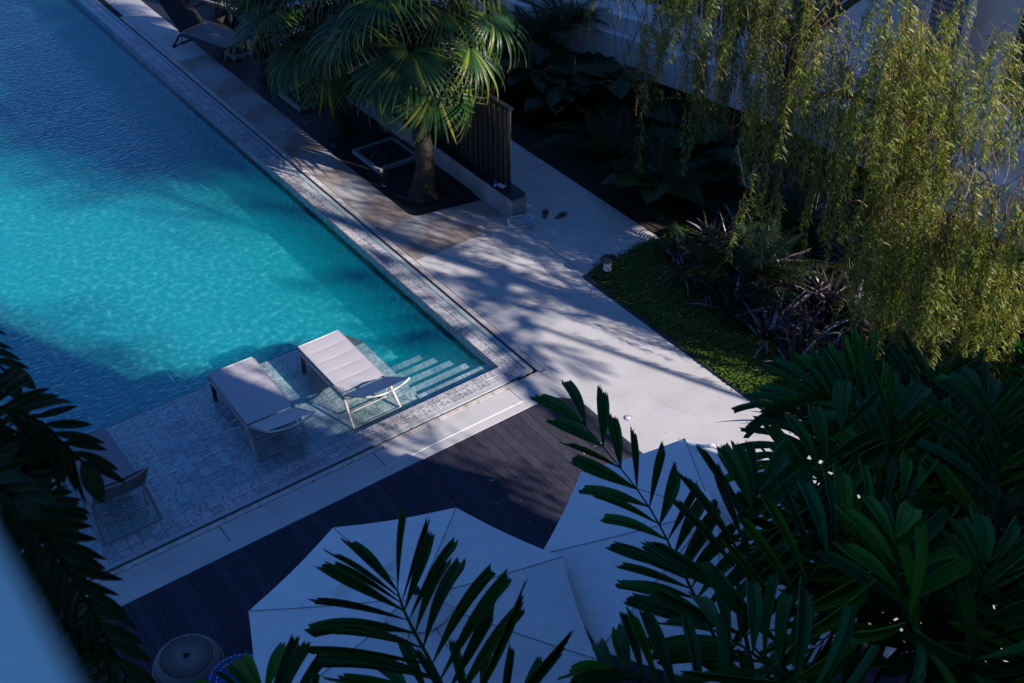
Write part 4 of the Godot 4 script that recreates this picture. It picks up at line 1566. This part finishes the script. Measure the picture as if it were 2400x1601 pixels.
func build_beds() -> void:
	# black stone edging
	var ed := thing("bed_edging", "black stone edging strip along the planted bed", "edging", Vector3(2.03, 0, 0))
	for k in 11:
		var st0 := nst()
		box(st0, Vector3(0, -0.03, -0.95 + 0.9 * k), Vector3(0.118, 0.10, 0.896), 0.004)
		obj("edge_stone", st0, M["black_edging"], ed)
	var st := nst()
	slab(st, [Vector2(2.10, -1.40), Vector2(3.72, -1.40), Vector2(3.72, -30), Vector2(12, -30), Vector2(12, 11), Vector2(2.10, 11)], -0.11, -0.04)
	struct("planting_soil", st, M["soil"])
	# ground cover: small round leaflets, a mass
	st = nst()
	var r := RandomNumberGenerator.new()
	r.seed = 91
	for k in 26:
		var a := r.randf() * TAU
		var p := Vector3(r.randf_range(-0.07, 0.07), r.randf_range(0.0, 0.06), r.randf_range(-0.07, 0.07))
		var d := Vector3(cos(a), r.randf_range(-0.3, 0.4), sin(a)).normalized()
		var L := r.randf_range(0.018, 0.032)
		var s := d.cross(Vector3.UP).normalized() * L * 0.5
		var n := s.cross(d).normalized()
		if n.y < 0: n = -n
		var c := Color(0.024, 0.060, 0.010).lerp(Color(0.07, 0.11, 0.016), r.randf())
		st.set_color(c)
		tri(st, p, p + d * L * 0.5 + s, p + d * L * 0.5 - s, n)
		tri(st, p + d * L * 0.5 + s, p + d * L, p + d * L * 0.5 - s, n)
	var tuft := st.commit()
	var xfs := []
	while xfs.size() < 5200:
		var z := r.randf_range(-1.42, 3.6)
		var wid := 1.25 - 0.16 * z
		var x := 2.09 + wid * pow(r.randf(), 1.15)
		if z < -1.3 and x < 2.2: continue
		xfs.append(Transform3D(Basis(Vector3.UP, r.randf() * TAU).scaled(Vector3.ONE * r.randf_range(0.8, 1.5)), Vector3(x, -0.04 + 0.07 * r.randf() * clampf((x - 2.06) * 6, 0.1, 1), z)))
	while xfs.size() < 6200:
		xfs.append(Transform3D(Basis(Vector3.UP, r.randf() * TAU).scaled(Vector3.ONE * r.randf_range(0.9, 1.6)), Vector3(r.randf_range(2.3, 4.2), -0.03 + 0.06 * r.randf(), r.randf_range(-1.45, 0.2))))
	var gcv := scatter("ground_cover", tuft, xfs, M["cover_leaf"], self)
	# strappy purple plants
	var bl := []
	for k in 5: bl.append(blade([0.62, 0.7, 0.55, 0.66, 0.5][k], [0.035, 0.04, 0.045, 0.03, 0.04][k], [0.35, 0.6, 0.5, 0.25, 0.75][k], 600 + k))
	var made := 0
	var proto: Node3D = null
	for i in 64:
		var z := lerpf(-1.0, 6.4, (i % 16) / 15.0) + r.randf_range(-0.25, 0.25)
		var x: float = [3.0, 3.7, 4.5, 5.5][i / 16] - 0.09 * z + r.randf_range(-0.25, 0.25)
		if z < 0.0: x += 0.35
		var at := Vector3(x, -0.03, z)
		var p: Node3D
		if made < 4:
			p = thing("strap_leaf_plant", "", "plant", at)
			var nb := 30
			for k in nb:
				var el := deg_to_rad(r.randf_range(18, 85))
				var b := Basis(Vector3.UP, k * 2.4 + r.randf_range(-0.3, 0.3)) * Basis(Vector3.RIGHT, -el)
				put("leaf", bl[r.randi() % 5], M["purple_leaf"] if r.randf() < 0.72 else M["purple_leaf_pale"], p, Transform3D(b.scaled(Vector3.ONE * r.randf_range(0.8, 1.25)), Vector3(r.randf_range(-0.05, 0.05), 0, r.randf_range(-0.05, 0.05))))
			proto = p
		else:
			p = get_node("strap_leaf_plant" if made % 4 == 0 else "strap_leaf_plant_%03d" % (made % 4)).duplicate()
			p.name = numbered("strap_leaf_plant")
			add_child(p)
			p.position = at
			p.rotation.y = r.randf() * TAU
			p.scale = Vector3.ONE * r.randf_range(0.85, 1.2)
		tag(p, "dark purple strap-leaved plant in the shady bed under the willow", "plant", "purple strap-leaved plants in the bed")
		made += 1
	# ferns and broad-leaved plants in the dark bed between path and building
	var ff := []
	for k in 3: ff.append(fern_frond(700 + k))
	var fproto := []
	for i in 26:
		var at2: Vector3
		if i < 16:
			at2 = Vector3(r.randf_range(4.1, 5.9), r.randf_range(0.0, 0.25), r.randf_range(-9.0, -1.8))
		elif i < 20:
			at2 = Vector3(5.7 + 0.1 * i - 1.7, 0.6 + 0.25 * (i - 16), -7.6 + 0.35 * (i - 16))
		else:
			at2 = Vector3(r.randf_range(3.4, 5.6), 0.0, r.randf_range(-1.2, 0.6))
		var p: Node3D
		if i < 3:
			p = thing("fern", "", "fern", at2)
			for k in 13:
				var b := Basis(Vector3.UP, k * 2.4) * Basis(Vector3.RIGHT, -deg_to_rad(r.randf_range(5, 60)))
				put("frond", ff[k % 3], M["fern_leaf"], p, Transform3D(b.scaled(Vector3.ONE * r.randf_range(0.8, 1.2)), Vector3(0, 0.06, 0)))
			fproto.append(p)
		else:
			p = fproto[i % 3].duplicate()
			p.name = numbered("fern")
			add_child(p)
			p.position = at2
			p.rotation.y = r.randf() * TAU
			p.scale = Vector3.ONE * r.randf_range(0.9, 1.5)
		tag(p, "dark green fern in the shaded bed between path and white building", "fern", "ferns in the shaded bed")
	var bm := []
	for k in 3: bm.append(broad_leaf(720 + k))
	var bproto := []
	for i in 16:
		var at3 := Vector3(r.randf_range(4.1, 6.0), 0.55, r.randf_range(-8.5, -1.6))
		if i < 3: at3 = [Vector3(4.9, 0.8, -6.4), Vector3(5.5, 1.0, -4.9), Vector3(5.0, 0.7, -5.6)][i]
		var p: Node3D
		if i < 2:
			p = thing("broad_leaf_plant", "", "plant", at3)
			for k in 10:
				var b := Basis(Vector3.UP, k * 2.4) * Basis(Vector3.RIGHT, -deg_to_rad(r.randf_range(-15, 40)))
				put("leaf", bm[k % 3], M["broad_leaf"], p, Transform3D(b.scaled(Vector3.ONE * r.randf_range(0.8, 1.2)), Vector3(sin(k * 2.4) * 0.15, 0.0, cos(k * 2.4) * 0.15)))
			bproto.append(p)
		else:
			p = bproto[i % 2].duplicate()
			p.name = numbered("broad_leaf_plant")
			add_child(p)
			p.position = at3
			p.rotation.y = r.randf() * TAU
			p.scale = Vector3.ONE * r.randf_range(0.8, 1.3)
		tag(p, "broad-leaved green plant in the shaded bed beside the path", "plant", "broad-leaved plants in the shaded bed")

# ---------------------------------------------------------------- palms in front of the camera's building
func leaflet(L: float, W: float, sd: int, jag := true) -> ArrayMesh:
	var r := RandomNumberGenerator.new()
	r.seed = sd
	var C := 13
	var R := 9
	var rows := []
	var skew := r.randf_range(-0.16, 0.16)
	var droop := r.randf_range(0.10, 0.28)
	var ends := []
	for j in C:
		var u := float(j) / (C - 1) * 2 - 1
		if jag: ends.append(L * (1.0 + skew * u - 0.05 * u * u + (r.randf_range(-0.035, 0.03) if j % 2 else r.randf_range(-0.06, -0.01))))
		else: ends.append(L)
	for i in R:
		var v := i / float(R - 1)
		var w := W * 0.5 * (0.10 + 0.90 * pow(sin(minf(v * 1.25, 1.0) * PI / 2), 1.1)) * (1.0 - 0.22 * pow(v, 4.0))
		if not jag: w = W * 0.5 * pow(sin(PI * clampf(0.04 + 0.955 * pow(v, 0.85), 0, 1)), 0.8)
		var row := []
		for j in C:
			var u := float(j) / (C - 1) * 2 - 1
			var z: float = ends[j] * v
			var pleat := 0.035 * W * 0.5 * (1.0 if j % 2 else -1.0) * minf(1.0, v * 3.0)
			row.append(Vector3(u * w, pleat + 0.22 * absf(u) * w - droop * L * v * v * 0.8, z * (1.0 - 0.10 * droop * v)))
		rows.append(row)
	var st := nst()
	sheet(st, rows)
	return st.commit()

var LF := []
var LP := []

# rachis through world points; leaflets are parts of the frond
func frond(palm: Node3D, pts: Array, up: Vector3, n: int, L: float, W: float, mk: int, set_: Array, lift := 0.25, r0 := 0.014) -> void:
	var o := palm.position
	var line := catmull(pts.map(func(p): return p - o), 22)
	var st := nst()
	tube(st, line, r0, 0.004, 6)
	var fr := obj("frond", st, M["stem_green"], palm)
	n = int(n * 1.2)
	for k in n:
		var v := lerpf(0.16, 1.0, (k + 0.5) / n)
		var f := v * 21.0
		var i := mini(int(f), 20)
		var p: Vector3 = (line[i] as Vector3).lerp(line[i + 1], f - i)
		var t := ((line[i + 1] as Vector3) - (line[i] as Vector3)).normalized()
		var nn := (up - t * up.dot(t)).normalized()
		var sd := t.cross(nn).normalized()
		for s in [-1, 1]:
			if rng.randf() < 0.03: continue
			var a := deg_to_rad(lerpf(28.0, 66.0, pow(v, 1.4)) + rng.randf_range(-7, 7))
			if k == n - 1: a = deg_to_rad(72)
			var lf := lift + rng.randf_range(-0.14, 0.14)
			var d: Vector3 = (sd * s * cos(a) + t * sin(a) + nn * lf * cos(a)).normalized()
			var yy: Vector3 = (nn - d * nn.dot(d)).normalized().rotated(d, rng.randf_range(-0.35, 0.35) + s * 0.25)
			var xx: Vector3 = yy.cross(d).normalized()
			var sc := L * 1.1 * (0.70 + 0.30 * sin(PI * (0.15 + 0.75 * v))) * rng.randf_range(0.92, 1.08)
			var wd := W * 0.95 * rng.randf_range(0.5, 1.5) * (1.5 if k >= n - 1 else 1.0)
			put("leaflet", set_[rng.randi() % set_.size()], M["palm_leaf_%d" % ((mk + (1 if rng.randf() < 0.25 else 0)) % 4)] if mk >= 0 else M["monstera_leaf"], fr, Transform3D(Basis(xx * wd, yy * sc, d * sc), p))

func stem(palm: Node3D, H: float, r: float, lean := Vector3.ZERO) -> void:
	var st := nst()
	var pts := []
	for i in 14: pts.append(Vector3(0, H * i / 13.0, 0) + lean * pow(i / 13.0, 2.0))
	tube(st, pts, r, r * 0.7, 12)
	for i in 18:
		var f := i / 18.0
		lathe(st, [Vector2(r * lerpf(1.0, 0.72, f), -0.006), Vector2(r * lerpf(1.12, 0.82, f), 0.0), Vector2(r * lerpf(1.0, 0.72, f), 0.008)], 12, Vector3(0, H * f, 0) + lean * f * f)
	obj("stem", st, M["stem_green"], palm)

func filler(palm: Node3D, crown: Vector3, n: int, a0: float, a1: float, len_: float, el0: float, el1: float) -> void:
	for k in n:
		var az := deg_to_rad(lerpf(a0, a1, (k + rng.randf()) / n))
		var el := deg_to_rad(rng.randf_range(el0, el1))
		var d := Vector3(cos(az) * cos(el), sin(el), sin(az) * cos(el))
		var L := len_ * rng.randf_range(0.8, 1.2)
		var out := Vector3(cos(az), 0, sin(az))
		var pts := [crown, crown + d * L * 0.4, crown + d * L * 0.75 - Vector3(0, 0.10 * L, 0), crown + d * L * 0.95 + out * 0.08 * L - Vector3(0, 0.34 * L, 0)]
		frond(palm, pts, Vector3.UP + out * 0.1, 11, 0.52, 0.07, rng.randi() % 4, LF)

func build_front_palms() -> void:
	for k in 6: LF.append(leaflet(1.0, 1.0, 800 + k))
	for k in 4: LP.append(leaflet(1.0, 1.0, 820 + k, false))
	var up := Vector3(-0.25, 1, 0.25)
	var a := thing("clumping_palm", "clumping palm with the single large frond in front of the umbrella", "palm tree", Vector3(-6.85, 0, 8.75), 0, "palms below the camera")
	stem(a, 6.1, 0.06)
	frond(a, [Vector3(-6.85, 6.3, 8.75), Vector3(-6.79, 7.05, 8.40), Vector3(-6.71, 7.06, 8.08), Vector3(-6.62, 6.99, 7.7), Vector3(-6.57, 6.98, 7.54)], up, 12, 0.52, 0.042, 0, LF, 0.12)
	frond(a, [Vector3(-6.85, 6.2, 8.75), Vector3(-6.45, 6.4, 8.3), Vector3(-6.40, 6.27, 7.86), Vector3(-6.52, 6.08, 7.40)], up, 9, 0.5, 0.07, 3, LF, 0.1)
	frond(a, [Vector3(-6.85, 6.0, 8.75), Vector3(-7.30, 6.72, 8.0), Vector3(-7.26, 6.70, 7.62), Vector3(-7.18, 6.63, 7.42)], up, 9, 0.42, 0.045, 2, LF, 0.3)
	frond(a, [Vector3(-6.85, 6.0, 8.75), Vector3(-6.2, 6.5, 8.7), Vector3(-5.9, 6.3, 8.4), Vector3(-5.75, 6.05, 8.1)], up, 9, 0.42, 0.06, 1, LF, 0.2)
	var b := thing("clumping_palm", "tall clumping palm with a broad jagged frond overlapping the right umbrella", "palm tree", Vector3(-5.05, 0, 8.75), 0, "palms below the camera")
	stem(b, 5.0, 0.07)
	frond(b, [Vector3(-5.05, 5.1, 8.75), Vector3(-4.82, 5.6, 7.89), Vector3(-4.64, 5.58, 7.47), Vector3(-4.54, 5.57, 7.23), Vector3(-4.37, 5.57, 6.73), Vector3(-4.30, 5.67, 6.0)], up, 14, 0.48, 0.078, 0, LF, 0.2, 0.013)
	frond(b, [Vector3(-5.05, 5.1, 8.75), Vector3(-4.62, 5.8, 7.8), Vector3(-4.28, 5.94, 7.52), Vector3(-4.05, 5.95, 7.36)], up, 10, 0.50, 0.08, 3, LF, 0.25)
	frond(b, [Vector3(-5.05, 5.2, 8.75), Vector3(-5.0, 6.3, 8.4), Vector3(-4.55, 6.38, 8.2), Vector3(-4.1, 6.3, 8.1), Vector3(-3.45, 6.15, 8.02)], up, 12, 0.48, 0.075, 2, LF, 0.2)
	frond(b, [Vector3(-5.05, 5.2, 8.75), Vector3(-5.55, 6.3, 8.6), Vector3(-5.7, 6.40, 8.23), Vector3(-5.69, 6.21, 7.96)], up, 9, 0.42, 0.06, 1, LF, 0.2)
	frond(b, [Vector3(-5.05, 5.2, 8.75), Vector3(-5.3, 6.5, 8.8), Vector3(-5.31, 6.55, 8.5), Vector3(-5.26, 6.40, 8.2)], up, 9, 0.45, 0.07, 3, LF, 0.2)
	filler(b, Vector3(-5.05, 4.9, 8.75), 6, -40, 60, 1.25, 0, 40)
	var c := thing("clumping_palm", "clumping palm at the right with a dark upright frond against the lit bed", "palm tree", Vector3(-3.75, 0, 8.65), 0, "palms below the camera")
	stem(c, 5.2, 0.07)
	frond(c, [Vector3(-3.75, 5.3, 8.65), Vector3(-3.35, 6.0, 8.45), Vector3(-2.99, 6.07, 8.18), Vector3(-2.68, 6.1, 7.92), Vector3(-2.5, 6.08, 7.75)], up, 11, 0.5, 0.07, 1, LF, 0.15)
	frond(c, [Vector3(-3.75, 5.3, 8.65), Vector3(-4.55, 6.45, 8.75), Vector3(-4.35, 6.48, 8.5), Vector3(-4.15, 6.46, 8.33)], up, 9, 0.40, 0.07, 2, LF, 0.2)
	frond(c, [Vector3(-3.75, 5.3, 8.65), Vector3(-4.25, 6.15, 8.95), Vector3(-3.95, 6.22, 8.75), Vector3(-3.69, 6.24, 8.61)], up, 9, 0.42, 0.075, 0, LF, 0.2)
	frond(c, [Vector3(-3.75, 5.2, 8.65), Vector3(-3.5, 5.45, 7.95), Vector3(-3.04, 5.57, 7.53), Vector3(-2.62, 5.70, 7.26)], up, 11, 0.5, 0.085, 2, LF, 0.2)
	frond(c, [Vector3(-3.75, 5.2, 8.65), Vector3(-3.95, 5.77, 7.8), Vector3(-3.67, 5.79, 7.48), Vector3(-3.10, 5.84, 7.2)], up, 10, 0.5, 0.09, 0, LF, 0.25)
	frond(c, [Vector3(-3.75, 5.2, 8.65), Vector3(-3.37, 5.86, 8.27), Vector3(-3.01, 5.77, 8.3), Vector3(-2.67, 5.65, 8.36)], up, 10, 0.45, 0.07, 1, LF, 0.2)
	filler(c, Vector3(-3.75, 5.0, 8.65), 12, -95, 60, 1.4, 0, 50)
	for q in [[Vector3(-2.3, 0, 7.9), 4.6, "lower clumping palm filling the bottom right corner"], [Vector3(-5.9, 0, 9.4), 4.1, "low clumping palm between the two front palms"], [Vector3(-3.2, 0, 9.6), 5.0, "clumping palm at the lower right corner nearest the building"], [Vector3(-1.2, 0, 6.6), 3.9, "sunlit clumping palm beyond the right umbrella"]]:
		var p := thing("clumping_palm", q[2], "palm tree", q[0], 0, "palms below the camera")
		stem(p, q[1], 0.06)
		filler(p, q[0] + Vector3(0, q[1], 0), 13, 0, 360, 1.35, -5, 55)

# ---------------------------------------------------------------- trees and palms to the right of the frame
func leaf_clump(sd: int) -> ArrayMesh:
	var r := RandomNumberGenerator.new()
	r.seed = sd
	var st := nst()
	for k in 40:
		var p := Vector3(r.randfn(0, 0.16), r.randfn(0, 0.12), r.randfn(0, 0.16))
		var d := Vector3(r.randf_range(-1, 1), r.randf_range(-0.8, 0.5), r.randf_range(-1, 1)).normalized()
		var L := r.randf_range(0.08, 0.14)
		var w := d.cross(Vector3.UP).normalized() * L * 0.22
		var n := w.cross(d).normalized()
		tri(st, p, p + d * L * 0.5 + w, p + d * L * 0.5 - w, n)
		tri(st, p + d * L * 0.5 + w, p + d * L, p + d * L * 0.5 - w, n)
	return st.commit()

func build_right_garden() -> void:
	var q := 0
	for s in [[Vector3(4.4, 0, 5.4), 0.5], [Vector3(5.8, 0, 4.9), 0.5], [Vector3(5.2, 0, 7.0), 1.7], [Vector3(6.6, 0, 6.2), 1.9]]:
		var p := thing("clumping_palm", ["clumping palm in the planted bed at the right edge, below the willow", "clumping palm behind the willow strands at the right edge", "clumping palm farther along the planted bed, right of the frame", "clumping palm beside the white building's terrace wall"][q], "palm tree", s[0], 0, "palms in the planted bed")
		q += 1
		stem(p, s[1], 0.05)
		filler(p, s[0] + Vector3(0, s[1], 0), 14, 0, 360, 1.3, -5, 60)
	var t := thing("garden_tree", "tall leafy garden tree standing right of the picture whose shade falls on the pool", "tree", Vector3(7.3, 0, 12.2))
	var st := nst()
	tube(st, catmull([Vector3(0, 0, 0), Vector3(0.1, 4, 0.1), Vector3(0, 8, 0), Vector3(0.1, 13, 0)], 14), 0.24, 0.08, 12)
	for k in 9:
		var a := k * 2.4
		var y := 7.5 + 0.75 * k
		tube(st, catmull([Vector3(0, y, 0), Vector3(cos(a) * 0.8, y + 0.9, sin(a) * 0.8), Vector3(cos(a) * 1.4, y + 1.5, sin(a) * 1.4)], 8), 0.07, 0.02, 6)
	obj("trunk", st, M["bark"], t)
	var r := RandomNumberGenerator.new()
	r.seed = 77
	var tp := thing("tall_palm", "tall palm standing right of the picture whose fronds shade the path", "palm tree", Vector3(5.95, 0, 11.3))
	stem(tp, 7.0, 0.06)
	filler(tp, Vector3(5.95, 7.0, 11.3), 8, 0, 360, 1.7, -25, 65)
	# slender leafy bamboo at the building's corner
	var bb := thing("bamboo_clump", "slender bamboo clump growing at the apartment block's corner", "bamboo", Vector3(2.15, 0, 10.7))
	st = nst()
	for k in 7:
		var a := k * 0.9
		tube(st, catmull([Vector3(cos(a) * 0.12, 0, sin(a) * 0.12), Vector3(cos(a) * 0.18, 4, sin(a) * 0.18), Vector3(cos(a) * 0.5, 8.5, sin(a) * 0.5)], 10), 0.025, 0.01, 6)
	obj("cane", st, M["stem_green"], bb)
	var bx := []
	for i in 170:
		var v := r.randf()
		var a := r.randf() * TAU
		var rad := 0.55 * sqrt(r.randf()) * (0.5 + v)
		bx.append(Transform3D(Basis(Vector3.UP, r.randf() * TAU).scaled(Vector3.ONE * r.randf_range(0.6, 1.0)), Vector3(cos(a) * rad, lerpf(1.5, 9.0, v), sin(a) * rad)))
	scatter("foliage", leaf_clump(870), bx, M["broad_leaf"], bb)
	var xs := [[], []]
	for i in 620:
		var v := pow(r.randf(), 0.55)
		var y := lerpf(10.6, 19.0, v)
		var rad := 1.65 * pow(sin(PI * clampf(0.1 + 0.85 * v, 0, 1)), 0.6) * sqrt(r.randf())
		var a := r.randf() * TAU
		xs[i % 2].append(Transform3D(Basis(Vector3.UP, r.randf() * TAU).scaled(Vector3.ONE * r.randf_range(0.8, 1.5)), Vector3(cos(a) * rad, y, sin(a) * rad)))
	for k in 2: scatter("crown", leaf_clump(860 + k), xs[k], M["broad_leaf"], t)
	var t2 := t.duplicate()  # unseen copy of the tree, added to keep sun off the far pool
	t2.name = numbered("garden_tree")
	add_child(t2)
	t2.position = Vector3(10.6, 1.5, 12.6)
	t2.position.y = 0.0
	t2.scale = Vector3(1.35, 1.1, 1.35)
	tag(t2, "added unseen tree out of the picture to the right, put there to shade the far pool", "tree")

# ---------------------------------------------------------------- dark climbing plant at the left edge
func build_left_climber() -> void:
	var p := thing("climbing_plant", "dark split-leaved climbing plant hanging in at the left edge", "plant", Vector3(-8.35, 0, 7.9))
	stem(p, 9.0, 0.09)
	var up := Vector3(-0.1, 1, 0.6)
	frond(p, [Vector3(-8.25, 8.9, 7.85), Vector3(-8.03, 8.92, 7.7), Vector3(-7.9, 8.83, 7.72), Vector3(-7.78, 8.74, 7.75), Vector3(-7.69, 8.57, 7.84)], up, 16, 0.17, 0.027, -1, LP, -0.25, 0.008)
	frond(p, [Vector3(-8.2, 9.0, 8.0), Vector3(-7.99, 8.9, 8.07), Vector3(-7.92, 8.78, 8.15), Vector3(-7.88, 8.61, 8.27), Vector3(-7.86, 8.40, 8.48)], up, 18, 0.145, 0.026, -1, LP, -0.15, 0.008)
	frond(p, [Vector3(-8.2, 9.0, 8.0), Vector3(-8.06, 9.0, 8.08), Vector3(-7.98, 8.95, 8.19), Vector3(-7.93, 8.92, 8.25)], up, 5, 0.11, 0.03, -1, LP, 0.0, 0.006)
	frond(p, [Vector3(-8.2, 8.8, 7.5), Vector3(-7.86, 8.81, 7.31), Vector3(-7.81, 8.78, 7.37), Vector3(-7.76, 8.70, 7.48)], up, 8, 0.11, 0.026, -1, LP, -0.1, 0.006)
	var r := RandomNumberGenerator.new()
	r.seed = 15
	for k in 22:
		var f := k / 21.0
		var root := Vector3(-8.32, lerpf(8.9, 7.6, f), lerpf(7.55, 8.45, f) + r.randf_range(-0.1, 0.1))
		var tip := Vector3(lerpf(-7.72, -7.86, f) - r.randf_range(0.0, 0.10), lerpf(8.35, 7.2, f) + r.randf_range(-0.1, 0.15), lerpf(7.5, 8.4, f) + r.randf_range(-0.1, 0.15))
		var m := root.lerp(tip, 0.5) + Vector3(0, 0.16, 0)
		frond(p, [root, m, root.lerp(tip, 0.82) + Vector3(0, 0.09, 0), tip], up, 15, 0.16, 0.027, -1, LP, -0.2, 0.008)
